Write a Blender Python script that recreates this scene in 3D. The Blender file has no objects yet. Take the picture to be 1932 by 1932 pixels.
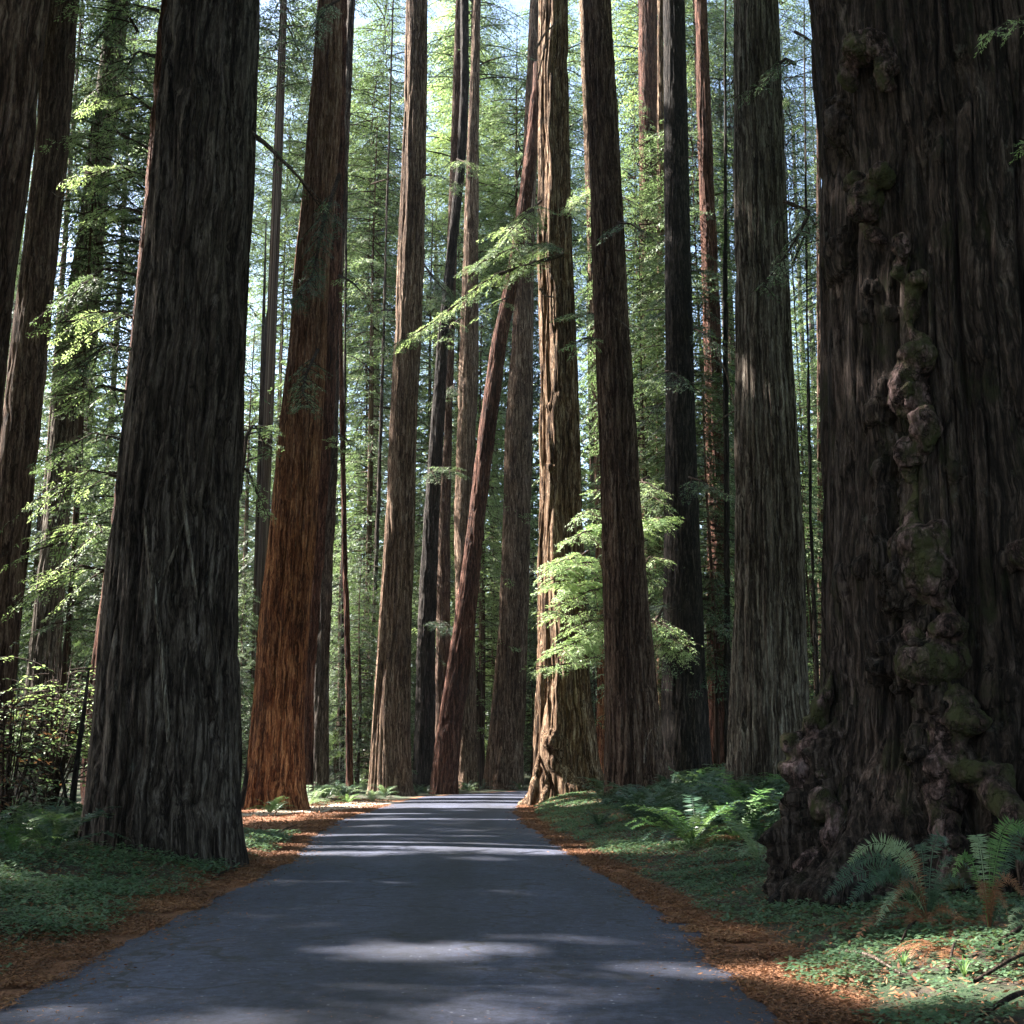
import bpy, math, random
import numpy as np
from mathutils import Vector, Matrix

# ------------------------------------------------------------------ camera, sky, sun, exposure
scene = bpy.context.scene
C = scene.collection
F, PITCH, CAMH = 2300.0, math.atan(480 / 2300.0), 1.6      # focal length in units of a 1932 px wide frame
cd = bpy.data.cameras.new('camera'); cam = bpy.data.objects.new('camera', cd); C.objects.link(cam)
cd.sensor_width = 36; cd.lens = 36 * F / 1932; cd.clip_end = 3000; cd.clip_start = 0.05
cam.location = (0, 0, CAMH); cam.rotation_euler = (math.pi / 2 + PITCH, 0, 0)
scene.camera = cam

EL, AZ = math.radians(42), math.radians(-73)                # sun height; bearing from +Y, clockwise
SUN = np.array([math.sin(AZ) * math.cos(EL), math.cos(AZ) * math.cos(EL), math.sin(EL)])
world = bpy.data.worlds.new("World"); scene.world = world; world.use_nodes = True
wn = world.node_tree; bg = wn.nodes['Background']
sky = wn.nodes.new('ShaderNodeTexSky'); sky.sky_type = 'NISHITA'; sky.sun_disc = False
sky.dust_density = 1.8; sky.sun_elevation = EL; sky.sun_rotation = AZ % (2 * math.pi)
wn.links.new(sky.outputs[0], bg.inputs[0]); bg.inputs[1].default_value = 0.066
ld = bpy.data.lights.new('sun', 'SUN'); ld.energy = 5.0; ld.angle = math.radians(0.5); ld.color = (1, 0.95, 0.86)
sun = bpy.data.objects.new('sun', ld); C.objects.link(sun)
sun.rotation_euler = Vector(SUN.tolist()).to_track_quat('Z', 'Y').to_euler()
scene.view_settings.view_transform = 'Standard'; scene.view_settings.look = 'None'
scene.view_settings.exposure = 3.1; scene.view_settings.gamma = 1
cy = scene.cycles
cy.max_bounces = 5; cy.diffuse_bounces = 3; cy.glossy_bounces = 2; cy.transmission_bounces = 4
cy.transparent_max_bounces = 12; cy.use_denoising = True; cy.caustics_reflective = False; cy.caustics_refractive = False
cy.sample_clamp_indirect = 6

rng = np.random.default_rng(7)
random.seed(7)

# ------------------------------------------------------------------ helpers
def pix(x, y, D):
    """the point at distance Y = D seen at pixel (x, y) of a 1932 px frame"""
    dx = (x - 966) / F; dy = (966 - y) / F
    d = (dx, math.cos(PITCH) - dy * math.sin(PITCH), math.sin(PITCH) + dy * math.cos(PITCH))
    t = D / d[1]
    return np.array([t * d[0], D, CAMH + t * d[2]])

def project(P):
    P = np.asarray(P, float)
    q = P - np.array([0, 0, CAMH])
    f = q[..., 1] * math.cos(PITCH) + q[..., 2] * math.sin(PITCH)
    u = -q[..., 1] * math.sin(PITCH) + q[..., 2] * math.cos(PITCH)
    f_ = np.where(f > 0.01, f, 0.01)
    return 966 + F * q[..., 0] / f_, 966 - F * u / f_, f

def _h(ix, iy, iz):
    ix, iy, iz = (np.atleast_1d(a) for a in (ix, iy, iz))
    n = (ix * 374761393 + iy * 668265263 + iz * 1442695041) & 0xffffffff
    n = ((n ^ (n >> 13)) * 1274126177) & 0xffffffff
    n = ((n ^ (n >> 16)) * 2246822519) & 0xffffffff
    return ((n ^ (n >> 15)) & 0xffffff) / float(0xffffff) * 2 - 1

def noise(x, y, z=0.0):
    sc = np.ndim(x) == 0 and np.ndim(y) == 0 and np.ndim(z) == 0
    x, y, z = np.broadcast_arrays(np.atleast_1d(np.asarray(x, float)), y, z)
    ix = np.floor(x).astype(np.int64); iy = np.floor(y).astype(np.int64); iz = np.floor(z).astype(np.int64)
    fx, fy, fz = x - ix, y - iy, z - iz
    u = fx * fx * fx * (fx * (fx * 6 - 15) + 10); v = fy * fy * fy * (fy * (fy * 6 - 15) + 10); w = fz * fz * fz * (fz * (fz * 6 - 15) + 10)
    r = 0
    for a in (0, 1):
        for b in (0, 1):
            for c in (0, 1):
                r = r + _h(ix + a, iy + b, iz + c) * (u if a else 1 - u) * (v if b else 1 - v) * (w if c else 1 - w)
    return float(r[0]) if sc else r

def fbm(x, y, z=0.0, o=4, g=0.5):
    s, a, k = 0, 1.0, 1.0
    for i in range(o):
        s = s + a * noise(x * k + 17.3 * i, y * k + 5.1 * i, z * k + 9.7 * i); a *= g; k *= 2.03
    return s

def new_mesh(name, V, faces_q=None, faces_t=None, smooth=False):
    me = bpy.data.meshes.new(name)
    V = np.asarray(V, np.float32).reshape(-1, 3)
    nq = 0 if faces_q is None else len(faces_q); nt = 0 if faces_t is None else len(faces_t)
    me.vertices.add(len(V)); me.vertices.foreach_set('co', V.ravel())
    idx = []
    if nq: idx.append(np.asarray(faces_q, np.int32).ravel())
    if nt: idx.append(np.asarray(faces_t, np.int32).ravel())
    idx = np.concatenate(idx)
    me.loops.add(len(idx)); me.loops.foreach_set('vertex_index', idx)
    st = np.concatenate([np.arange(nq) * 4, nq * 4 + np.arange(nt) * 3]).astype(np.int32)
    me.polygons.add(nq + nt); me.polygons.foreach_set('loop_start', st)
    if smooth: me.polygons.foreach_set('use_smooth', np.ones(nq + nt, bool))
    me.update(calc_edges=True); me.validate()
    return me

def link(name, me, mat, parent=None, loc=(0, 0, 0)):
    o = bpy.data.objects.new(name, me)
    if mat is not None and len(me.materials) == 0: me.materials.append(mat)
    C.objects.link(o); o.location = [float(a) for a in loc]
    if parent is not None: o.parent = parent
    return o

def tag(o, label=None, cat=None, group=None, kind=None):
    if label: o['label'] = label
    if cat: o['category'] = cat
    if group: o['group'] = group
    if kind: o['kind'] = kind
    return o

def empty(name, loc, label, cat, group=None):
    o = bpy.data.objects.new(name, None); C.objects.link(o); o.location = [float(a) for a in loc]
    o.empty_display_size = 0.3
    return tag(o, label, cat, group)

def unit(v):
    return v / np.maximum(np.linalg.norm(v, axis=-1, keepdims=True), 1e-9)

class Geo:
    """collects quads (as loose kites, tubes and grids)"""
    def __init__(s): s.v = []; s.f = []; s.n = 0; s.m = []
    def add(s, V, Q, mi=0):
        s.m.append(np.full(len(np.asarray(Q).reshape(-1, 4)), mi, np.int32))
        s.v.append(np.asarray(V, float).reshape(-1, 3)); s.f.append(np.asarray(Q, int).reshape(-1, 4) + s.n); s.n += len(s.v[-1])
    def kites(s, P, d, side, L, W, mid=0.45):
        """a leaf per row: base P, direction d, sideways direction side"""
        L = np.reshape(L, (-1, 1)); W = np.reshape(W, (-1, 1))
        a = P; b = P + d * L * mid + side * W / 2; c = P + d * L; e = P + d * L * mid - side * W / 2
        V = np.stack([a, b, c, e], 1).reshape(-1, 3)
        s.add(V, np.arange(len(V)).reshape(-1, 4))
    def tube(s, pts, rad, n=5, mi=0):
        pts = np.asarray(pts, float); rad = np.asarray(rad, float); m = len(pts)
        t = unit(np.gradient(pts, axis=0))
        up = np.tile([0.05, 0.02, 1.0], (m, 1)); up[np.abs(t[:, 2]) > 0.9] = [1, 0, 0.1]
        a = unit(np.cross(t, up)); b = np.cross(t, a)
        th = np.linspace(0, 2 * math.pi, n, endpoint=False)
        V = pts[:, None, :] + rad[:, None, None] * (np.cos(th)[None, :, None] * a[:, None, :] + np.sin(th)[None, :, None] * b[:, None, :])
        i = np.arange(m - 1)[:, None] * n; j = np.arange(n)[None, :]; k = (j + 1) % n
        Q = np.stack([i + j, i + k, i + n + k, i + n + j], -1).reshape(-1, 4)
        s.add(V.reshape(-1, 3), Q, mi)
    def mesh(s, name, smooth=False, mats=()):
        me = new_mesh(name, np.concatenate(s.v), np.concatenate(s.f), smooth=smooth)
        for m_ in mats: me.materials.append(m_)
        if mats: me.polygons.foreach_set('material_index', np.concatenate(s.m))
        return me

# ------------------------------------------------------------------ materials
def nodes(name):
    m = bpy.data.materials.new(name); m.use_nodes = True
    return m, m.node_tree.nodes, m.node_tree.links, m.node_tree.nodes['Principled BSDF']

def ramp(N, L, src, stops):
    r = N.new('ShaderNodeValToRGB')
    while len(r.color_ramp.elements) < len(stops): r.color_ramp.elements.new(0.5)
    for e, (p, c) in zip(r.color_ramp.elements, stops):
        e.position = p; e.color = (*c, 1)
    L.new(src, r.inputs[0]); return r.outputs[0]

def tex(N, L, vec, scale, detail=6, rough=0.6, mp=None, dist=0.0):
    t = N.new('ShaderNodeTexNoise'); t.inputs['Scale'].default_value = scale
    t.inputs['Detail'].default_value = detail; t.inputs['Roughness'].default_value = rough
    t.inputs['Distortion'].default_value = dist
    if mp is not None:
        m = N.new('ShaderNodeMapping'); m.inputs['Scale'].default_value = mp; L.new(vec, m.inputs[0]); vec = m.outputs[0]
    L.new(vec, t.inputs['Vector']); return t.outputs['Fac']

def mixc(N, L, fac, a, b, mode='MIX'):
    m = N.new('ShaderNodeMix'); m.data_type = 'RGBA'; m.blend_type = mode
    for sock, v in ((m.inputs[0], fac), (m.inputs[6], a), (m.inputs[7], b)):
        if hasattr(v, 'is_linked') or hasattr(v, 'node'): L.new(v, sock)
        elif isinstance(v, tuple): sock.default_value = (*v, 1)
        else: sock.default_value = v
    return m.outputs[2]

def bark(name, dark, mid, light, k=1.0, moss=None, streak=0.06, mossamt=0.62, upper=None, zr=(7, 17)):
    m, N, L, P = nodes(name)
    co = N.new('ShaderNodeTexCoord').outputs['Object']
    wob = N.new('ShaderNodeTexNoise'); wob.inputs['Scale'].default_value = 0.9; wob.inputs['Detail'].default_value = 3
    L.new(co, wob.inputs['Vector'])
    wv = N.new('ShaderNodeVectorMath'); wv.operation = 'MULTIPLY_ADD'; wv.inputs[1].default_value = (0.3, 0.3, 0)
    L.new(wob.outputs['Color'], wv.inputs[0]); L.new(co, wv.inputs[2]); co = wv.outputs[0]
    fib = tex(N, L, co, 13 * k, 10, 0.72, (1, 1, streak))
    col = ramp(N, L, fib, [(0.38, dark), (0.5, mid), (0.62, light)])
    seam = tex(N, L, co, 4.2 * k, 5, 0.6, (1, 1, streak * 1.3))
    sm = N.new('ShaderNodeMath'); sm.operation = 'SUBTRACT'; L.new(seam, sm.inputs[0]); sm.inputs[1].default_value = 0.5
    ab = N.new('ShaderNodeMath'); ab.operation = 'ABSOLUTE'; L.new(sm.outputs[0], ab.inputs[0])
    sf = N.new('ShaderNodeMapRange'); L.new(ab.outputs[0], sf.inputs[0]); sf.inputs[1].default_value = 0.0; sf.inputs[2].default_value = 0.035
    col = mixc(N, L, sf.outputs[0], dark, col)
    big = tex(N, L, co, 1.1 * k, 4, 0.6, (1, 1, 0.18))
    bigc = ramp(N, L, big, [(0.35, (0.6, 0.55, 0.52)), (0.65, (1.35, 1.35, 1.35))])
    col = mixc(N, L, 1.0, col, bigc, 'MULTIPLY')
    fine = tex(N, L, co, 42 * k, 5, 0.75, (1, 1, 0.22))
    g = ramp(N, L, fine, [(0.32, (0.5, 0.5, 0.5)), (0.68, (1.5, 1.5, 1.5))])
    col = mixc(N, L, 1.0, col, g, 'MULTIPLY')
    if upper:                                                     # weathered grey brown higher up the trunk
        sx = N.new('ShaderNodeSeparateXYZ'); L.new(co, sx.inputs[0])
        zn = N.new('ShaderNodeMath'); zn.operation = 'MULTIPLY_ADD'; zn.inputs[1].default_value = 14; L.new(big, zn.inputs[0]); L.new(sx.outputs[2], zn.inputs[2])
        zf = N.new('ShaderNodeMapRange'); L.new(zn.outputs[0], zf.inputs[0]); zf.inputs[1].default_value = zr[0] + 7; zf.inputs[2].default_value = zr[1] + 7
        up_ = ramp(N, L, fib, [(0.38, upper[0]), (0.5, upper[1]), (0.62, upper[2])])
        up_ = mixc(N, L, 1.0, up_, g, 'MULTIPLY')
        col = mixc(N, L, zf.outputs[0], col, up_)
        ch = N.new('ShaderNodeMath'); ch.operation = 'MULTIPLY_ADD'; ch.inputs[1].default_value = 1.3; L.new(big, ch.inputs[0]); L.new(sx.outputs[0], ch.inputs[2])
        cz = N.new('ShaderNodeMath'); cz.operation = 'MULTIPLY_ADD'; cz.inputs[1].default_value = 0.09; L.new(sx.outputs[2], cz.inputs[0]); L.new(ch.outputs[0], cz.inputs[2])
        cm = N.new('ShaderNodeMapRange'); L.new(cz.outputs[0], cm.inputs[0]); cm.inputs[1].default_value = 0.02; cm.inputs[2].default_value = -0.08
        col = mixc(N, L, cm.outputs[0], col, (0.012, 0.01, 0.01))   # old fire scar low on one side
    lich = tex(N, L, co, 5.0, 7, 0.75, (1, 1, 0.6))
    lf = ramp(N, L, lich, [(0.6, (0, 0, 0)), (0.68, (0.45, 0.45, 0.45))])
    col = mixc(N, L, lf, col, tuple(0.55 * a_ + 0.35 * b_ for a_, b_ in zip(light, (0.16, 0.2, 0.17))))
    scar = tex(N, L, co, 1.9, 6, 0.7, (1, 1, 0.35))
    scf = ramp(N, L, scar, [(0.3, (0.85, 0.85, 0.85)), (0.39, (0, 0, 0))])
    col = mixc(N, L, scf, col, tuple(a_ * 0.8 for a_ in dark))
    if moss:
        mt = tex(N, L, co, 2.3, 6, 0.7, (1, 1, 0.5))
        mf = ramp(N, L, mt, [(mossamt - 0.07, (0, 0, 0)), (mossamt + 0.05, (1, 1, 1))])
        col = mixc(N, L, mf, col, moss)
    L.new(col, P.inputs['Base Color']); P.inputs['Roughness'].default_value = 0.92
    P.inputs['Specular IOR Level'].default_value = 0.15
    add = N.new('ShaderNodeMath'); add.operation = 'MULTIPLY_ADD'; add.inputs[1].default_value = 0.35
    L.new(fine, add.inputs[0]); L.new(fib, add.inputs[2])
    a2 = N.new('ShaderNodeMath'); a2.operation = 'MULTIPLY_ADD'; a2.inputs[1].default_value = 0.5
    L.new(sf.outputs[0], a2.inputs[0]); L.new(add.outputs[0], a2.inputs[2]); add = a2
    b = N.new('ShaderNodeBump'); b.inputs['Strength'].default_value = 1.0; b.inputs['Distance'].default_value = 0.07 / k
    L.new(add.outputs[0], b.inputs['Height']); L.new(b.outputs[0], P.inputs['Normal'])
    return m

def leaf(name, cols, trans=(0.34, 0.5, 0.16), tf=0.3, rough=0.55):
    """needle foliage: varied from needle tuft to needle tuft, lets some sun through"""
    m, N, L, P = nodes(name)
    geo = N.new('ShaderNodeNewGeometry'); r = geo.outputs['Random Per Island']
    co = N.new('ShaderNodeTexCoord').outputs['Object']
    n = tex(N, L, co, 0.45, 3, 0.6)
    a = N.new('ShaderNodeMath'); a.operation = 'MULTIPLY_ADD'; a.inputs[1].default_value = 0.45; L.new(r, a.inputs[0])
    s = N.new('ShaderNodeMath'); s.operation = 'SUBTRACT'; L.new(n, s.inputs[0]); s.inputs[1].default_value = 0.22
    L.new(s.outputs[0], a.inputs[2])
    col = ramp(N, L, a.outputs[0], cols)
    L.new(col, P.inputs['Base Color']); P.inputs['Roughness'].default_value = rough
    P.inputs['Specular IOR Level'].default_value = 0.4
    tr = N.new('ShaderNodeBsdfTranslucent')
    tc = mixc(N, L, 0.5, col, trans); L.new(tc, tr.inputs[0])
    mx = N.new('ShaderNodeMixShader'); mx.inputs[0].default_value = tf
    L.new(P.outputs[0], mx.inputs[1]); L.new(tr.outputs[0], mx.inputs[2])
    L.new(mx.outputs[0], N['Material Output'].inputs[0])
    return m

M = {}
M['bark_grey'] = bark('bark_grey', (0.012, 0.008, 0.007), (0.06, 0.046, 0.038), (0.15, 0.125, 0.11), streak=0.075)
M['bark_brown'] = bark('bark_brown', (0.02, 0.01, 0.007), (0.085, 0.05, 0.036), (0.19, 0.135, 0.105), streak=0.05)
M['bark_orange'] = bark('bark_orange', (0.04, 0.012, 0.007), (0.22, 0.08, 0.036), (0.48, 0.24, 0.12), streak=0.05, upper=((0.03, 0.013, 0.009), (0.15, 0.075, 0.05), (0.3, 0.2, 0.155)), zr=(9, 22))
M['bark_tan'] = bark('bark_tan', (0.025, 0.013, 0.008), (0.13, 0.08, 0.055), (0.3, 0.225, 0.17), streak=0.05)
M['bark_red'] = bark('bark_red', (0.016, 0.006, 0.005), (0.085, 0.035, 0.024), (0.18, 0.1, 0.075), streak=0.05)
M['bark_dark'] = bark('bark_dark', (0.006, 0.005, 0.005), (0.026, 0.021, 0.019), (0.07, 0.055, 0.05))
M['bark_char'] = bark('bark_char', (0.004, 0.0035, 0.0035), (0.018, 0.014, 0.013), (0.06, 0.048, 0.042), streak=0.1)
M['bark_silver'] = bark('bark_silver', (0.022, 0.015, 0.012), (0.11, 0.088, 0.072), (0.26, 0.235, 0.2), streak=0.035)
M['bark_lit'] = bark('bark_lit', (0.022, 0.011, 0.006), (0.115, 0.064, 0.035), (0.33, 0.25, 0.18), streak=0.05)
M['bark_moss'] = bark('bark_moss', (0.007, 0.005, 0.0045), (0.034, 0.024, 0.02), (0.095, 0.074, 0.066), moss=(0.024, 0.024, 0.012), mossamt=0.62)
M['burl'] = bark('burl', (0.014, 0.009, 0.008), (0.075, 0.048, 0.045), (0.21, 0.145, 0.145), k=0.8, moss=(0.05, 0.052, 0.022), streak=0.55, mossamt=0.54)
M['deadwood'] = bark('deadwood', (0.06, 0.045, 0.035), (0.15, 0.11, 0.09), (0.3, 0.25, 0.22), k=2, streak=0.5)
M['twig'] = bark('twig', (0.02, 0.013, 0.01), (0.05, 0.032, 0.025), (0.1, 0.07, 0.055), k=2, streak=0.5)
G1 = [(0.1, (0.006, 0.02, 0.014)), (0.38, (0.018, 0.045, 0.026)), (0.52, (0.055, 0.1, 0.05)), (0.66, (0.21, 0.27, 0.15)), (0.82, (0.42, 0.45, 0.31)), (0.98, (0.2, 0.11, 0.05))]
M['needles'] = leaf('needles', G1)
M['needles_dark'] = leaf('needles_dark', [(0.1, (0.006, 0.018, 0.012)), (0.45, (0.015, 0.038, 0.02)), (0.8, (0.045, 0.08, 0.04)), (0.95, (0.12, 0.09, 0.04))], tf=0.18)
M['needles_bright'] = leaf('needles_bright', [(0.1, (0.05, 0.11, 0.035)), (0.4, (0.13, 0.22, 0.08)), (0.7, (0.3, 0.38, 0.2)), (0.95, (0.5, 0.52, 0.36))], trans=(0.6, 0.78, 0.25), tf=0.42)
M['fern'] = leaf('fern', [(0.1, (0.009, 0.03, 0.018)), (0.5, (0.024, 0.06, 0.035)), (0.9, (0.06, 0.11, 0.055))], tf=0.12, rough=0.42)
M['fern_bright'] = leaf('fern_bright', [(0.1, (0.04, 0.1, 0.025)), (0.5, (0.07, 0.16, 0.04)), (0.9, (0.13, 0.21, 0.06))], tf=0.4, rough=0.45)
M['fern_brown'] = leaf('fern_brown', [(0.1, (0.07, 0.028, 0.014)), (0.5, (0.16, 0.065, 0.03)), (0.9, (0.26, 0.14, 0.07))], trans=(0.5, 0.25, 0.1), tf=0.25)
M['fern_pale'] = leaf('fern_pale', [(0.1, (0.12, 0.17, 0.1)), (0.5, (0.2, 0.27, 0.16)), (0.9, (0.3, 0.36, 0.22))], tf=0.3)
M['clover'] = leaf('clover', [(0.1, (0.025, 0.06, 0.03)), (0.5, (0.06, 0.12, 0.06)), (0.8, (0.12, 0.18, 0.1)), (0.97, (0.3, 0.34, 0.22))], tf=0.25, rough=0.5)
M['litter'] = leaf('litter', [(0.08, (0.04, 0.02, 0.012)), (0.4, (0.14, 0.06, 0.03)), (0.7, (0.27, 0.12, 0.055)), (0.95, (0.4, 0.24, 0.13))], trans=(0.4, 0.2, 0.1), tf=0.1, rough=0.8)
M['canopy'] = leaf('canopy', G1, tf=0.25)

# ground: soil with fallen needles, patched with green
m, N, L, P = nodes('forest_soil')
geo = N.new('ShaderNodeNewGeometry').outputs['Position']
att = N.new('ShaderNodeAttribute'); att.attribute_name = 'litter'
f1 = tex(N, L, geo, 22, 8, 0.75); f2 = tex(N, L, geo, 1.7, 5, 0.65)
lit = ramp(N, L, f1, [(0.3, (0.06, 0.024, 0.012)), (0.5, (0.2, 0.075, 0.03)), (0.7, (0.36, 0.16, 0.07))])
soil = ramp(N, L, f1, [(0.3, (0.015, 0.012, 0.009)), (0.52, (0.055, 0.036, 0.024)), (0.72, (0.13, 0.08, 0.05))])
grn = ramp(N, L, f1, [(0.35, (0.014, 0.03, 0.012)), (0.65, (0.045, 0.09, 0.03))])
gm = ramp(N, L, f2, [(0.44, (0, 0, 0)), (0.56, (1, 1, 1))])
base = mixc(N, L, gm, soil, grn)
add = N.new('ShaderNodeMath'); add.operation = 'MULTIPLY_ADD'; add.inputs[1].default_value = 0.5
L.new(f1, add.inputs[0]); L.new(att.outputs['Fac'], add.inputs[2])
lm = ramp(N, L, add.outputs[0], [(0.62, (0, 0, 0)), (0.8, (1, 1, 1))])
L.new(mixc(N, L, lm, base, lit), P.inputs['Base Color']); P.inputs['Roughness'].default_value = 0.95
b = N.new('ShaderNodeBump'); b.inputs['Strength'].default_value = 1; b.inputs['Distance'].default_value = 0.05
L.new(f1, b.inputs['Height']); L.new(b.outputs[0], P.inputs['Normal'])
M['soil'] = m
# road
m, N, L, P = nodes('worn_asphalt')
geo = N.new('ShaderNodeNewGeometry').outputs['Position']
g1 = tex(N, L, geo, 55, 6, 0.85); g2 = tex(N, L, geo, 0.5, 6, 0.65, (1.6, 0.35, 1)); g3 = tex(N, L, geo, 3.2, 6, 0.7)
c = ramp(N, L, g1, [(0.3, (0.016, 0.019, 0.033)), (0.5, (0.037, 0.042, 0.073)), (0.68, (0.064, 0.07, 0.115)), (0.78, (0.2, 0.21, 0.28))])
v = ramp(N, L, g2, [(0.35, (0.62, 0.62, 0.64)), (0.65, (1.3, 1.3, 1.3))])
c = mixc(N, L, 1.0, c, v, 'MULTIPLY')
v = ramp(N, L, g3, [(0.33, (0.7, 0.7, 0.72)), (0.55, (1.05, 1.05, 1.05))])
c = mixc(N, L, 1.0, c, v, 'MULTIPLY')
vo = N.new('ShaderNodeTexVoronoi'); vo.feature = 'DISTANCE_TO_EDGE'; vo.inputs['Scale'].default_value = 0.45
wp = N.new('ShaderNodeTexNoise'); wp.inputs['Scale'].default_value = 1.4; wp.inputs['Detail'].default_value = 6
L.new(geo, wp.inputs['Vector'])
vm = N.new('ShaderNodeVectorMath'); vm.operation = 'MULTIPLY_ADD'; vm.inputs[1].default_value = (1.6, 1.6, 0)
L.new(wp.outputs['Color'], vm.inputs[0]); L.new(geo, vm.inputs[2]); L.new(vm.outputs[0], vo.inputs['Vector'])
cr = ramp(N, L, vo.outputs['Distance'], [(0.0, (1, 1, 1)), (0.008, (1, 1, 1)), (0.016, (0, 0, 0))])
crn = ramp(N, L, g2, [(0.44, (0, 0, 0)), (0.5, (0.8, 0.8, 0.8))])
cr = mixc(N, L, 1.0, cr, crn, 'MULTIPLY')
sp = N.new('ShaderNodeTexVoronoi'); sp.inputs['Scale'].default_value = 13; L.new(geo, sp.inputs['Vector'])
spm = ramp(N, L, sp.outputs['Distance'], [(0.0, (1, 1, 1)), (0.12, (1, 1, 1)), (0.16, (0, 0, 0))])
spc = N.new('ShaderNodeSeparateColor'); L.new(sp.outputs['Color'], spc.inputs[0])
sps = ramp(N, L, spc.outputs[0], [(0.8, (0, 0, 0)), (0.86, (0.7, 0.7, 0.7))])
c = mixc(N, L, mixc(N, L, 1.0, spm, sps, 'MULTIPLY'), c, (0.28, 0.28, 0.32))
c = mixc(N, L, cr, c, (0.012, 0.011, 0.012))
sx = N.new('ShaderNodeSeparateXYZ'); L.new(geo, sx.inputs[0])           # oil darkened lane centre and pale wheel tracks
wx = N.new('ShaderNodeMath'); wx.operation = 'MULTIPLY_ADD'; wx.inputs[1].default_value = 0.9; L.new(g2, wx.inputs[0]); L.new(sx.outputs[0], wx.inputs[2])
bd = ramp(N, L, wx.outputs[0], [(0.0, (1, 1, 1))]); bdn = bd.node; bdn.inputs[0].default_value = 0
mr = N.new('ShaderNodeMapRange'); L.new(wx.outputs[0], mr.inputs[0]); mr.inputs[1].default_value = -3.2; mr.inputs[2].default_value = 2.6
L.new(mr.outputs[0], bdn.inputs[0])
while len(bdn.color_ramp.elements) < 7: bdn.color_ramp.elements.new(0.5)
for e_, (p_, v_) in zip(bdn.color_ramp.elements, [(0, .95), (.2, 1.12), (.36, .95), (.47, .68), (.56, .98), (.75, 1.12), (1, .9)]): e_.position = p_; e_.color = (v_, v_, v_ * 1.01, 1)
c = mixc(N, L, 1.0, c, bd, 'MULTIPLY')
g4 = tex(N, L, geo, 11, 6, 0.75); v = ramp(N, L, g4, [(0.34, (0.42, 0.42, 0.44)), (0.5, (1.0, 1.0, 1.0)), (0.66, (1.45, 1.45, 1.47))]); c = mixc(N, L, 1.0, c, v, 'MULTIPLY')
L.new(c, P.inputs['Base Color']); P.inputs['Roughness'].default_value = 0.75
P.inputs['Specular IOR Level'].default_value = 0.5
b = N.new('ShaderNodeBump'); b.inputs['Strength'].default_value = 0.8; b.inputs['Distance'].default_value = 0.012
L.new(g1, b.inputs['Height']); L.new(b.outputs[0], P.inputs['Normal'])
M['road'] = m

# ------------------------------------------------------------------ terrain and road
LY = [-12, 0, 8.3, 11.5, 13.9, 21.6, 30, 38.7, 57.5, 67, 73.6, 81.8, 92, 104, 118]
LX = [-3.3, -3.4, -3.48, -3.6, -3.6, -3.8, -4.7, -5.3, -5.15, -4.8, -3.0, 0.2, 7, 18, 36]
RY = [-12, 0, 7.6, 12.9, 18.6, 26.9, 35, 44.9, 56.6, 66, 74, 84, 94, 104]
RX = [1.9, 1.8, 1.74, 1.78, 1.46, 0.92, 0.45, 0.16, 0.6, 1.3, 4.5, 11, 22, 36]
def left_edge(y): return np.interp(y, LY, LX)
def right_edge(y): return np.interp(y, RY, RX)
def sst(a, b, x):
    t = np.clip((x - a) / (b - a), 0, 1); return t * t * (3 - 2 * t)
def ground_z(x, y):
    x = np.asarray(x, float); y = np.asarray(y, float)
    dr = x - right_edge(y); dl = left_edge(y) - x
    zr = np.clip(0.125 * (dr - 0.5), 0, 0.85) + 0.34 * np.exp(-((x - 2.4) ** 2 / 2.2 + (y - 49) ** 2 / 18)) * sst(0.1, 0.9, dr)
    zr = zr + 0.05 * np.clip(dr - 9, 0, 40)
    lk = 1 - 0.9 * sst(25, 31, y)
    zl = np.clip(0.14 * (dl - 0.35), 0, 0.36) * lk + 0.03 * np.clip(dl - 6, 0, 60) + 0.3 * np.exp(-((x + 5.5) ** 2 / 6 + (y - 21) ** 2 / 12)) * sst(0.2, 1.6, dl) * 0.5
    z = np.where(dr > 0, zr, 0) + np.where(dl > 0, zl, 0)
    off = sst(0.15, 1.5, np.maximum(dr, dl))
    return z + off * (0.05 * fbm(x * 0.9, y * 0.9, o=3) + 0.02 * noise(x * 5, y * 5))
def ground_hit(px, py):
    D = 1.6 * F / max(py - 1446, 6)
    for _ in range(30):
        p = pix(px, py, D); g = float(ground_z(p[0], p[1]))
        D = D * 0.5 + 0.5 * D * max(0.05, (CAMH - g) / max(CAMH - p[2], 0.02))
    p = pix(px, py, D); return np.array([p[0], p[1], float(ground_z(p[0], p[1]))])

def axis(segs):
    out = [segs[0][0]]
    for a, b, st in segs: out += list(np.arange(a, b, st)[1:]) + [b]
    return np.array(out)
gx = axis([(-900, -100, 60), (-100, -25, 3), (-25, -9, 0.35), (-9, 9, 0.1), (9, 25, 0.35), (25, 100, 3), (100, 900, 60)])
gy = axis([(-60, -2, 3), (-2, 30, 0.11), (30, 70, 0.4), (70, 160, 2), (160, 1500, 80)])
X, Y = np.meshgrid(gx, gy)
Z = ground_z(X, Y)
inroad = (X < right_edge(Y)) & (X > left_edge(Y))
Z = Z - np.where(inroad, 0.012, 0)
nx, ny = len(gx), len(gy)
i = np.arange(ny - 1)[:, None] * nx; j = np.arange(nx - 1)[None, :]
Q = np.stack([i + j, i + j + 1, i + nx + j + 1, i + nx + j], -1).reshape(-1, 4)
gm_ = new_mesh('ground', np.stack([X, Y, Z], -1), Q, smooth=True)
at = gm_.attributes.new('litter', 'FLOAT', 'POINT')
d = np.maximum(X - right_edge(Y), left_edge(Y) - X)
wid = 0.4 + 0.25 * noise(X * 0.3, Y * 0.3) + np.where((left_edge(Y) - X > 0) & (Y > 26) & (Y < 50), 4.5, 0)
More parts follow.
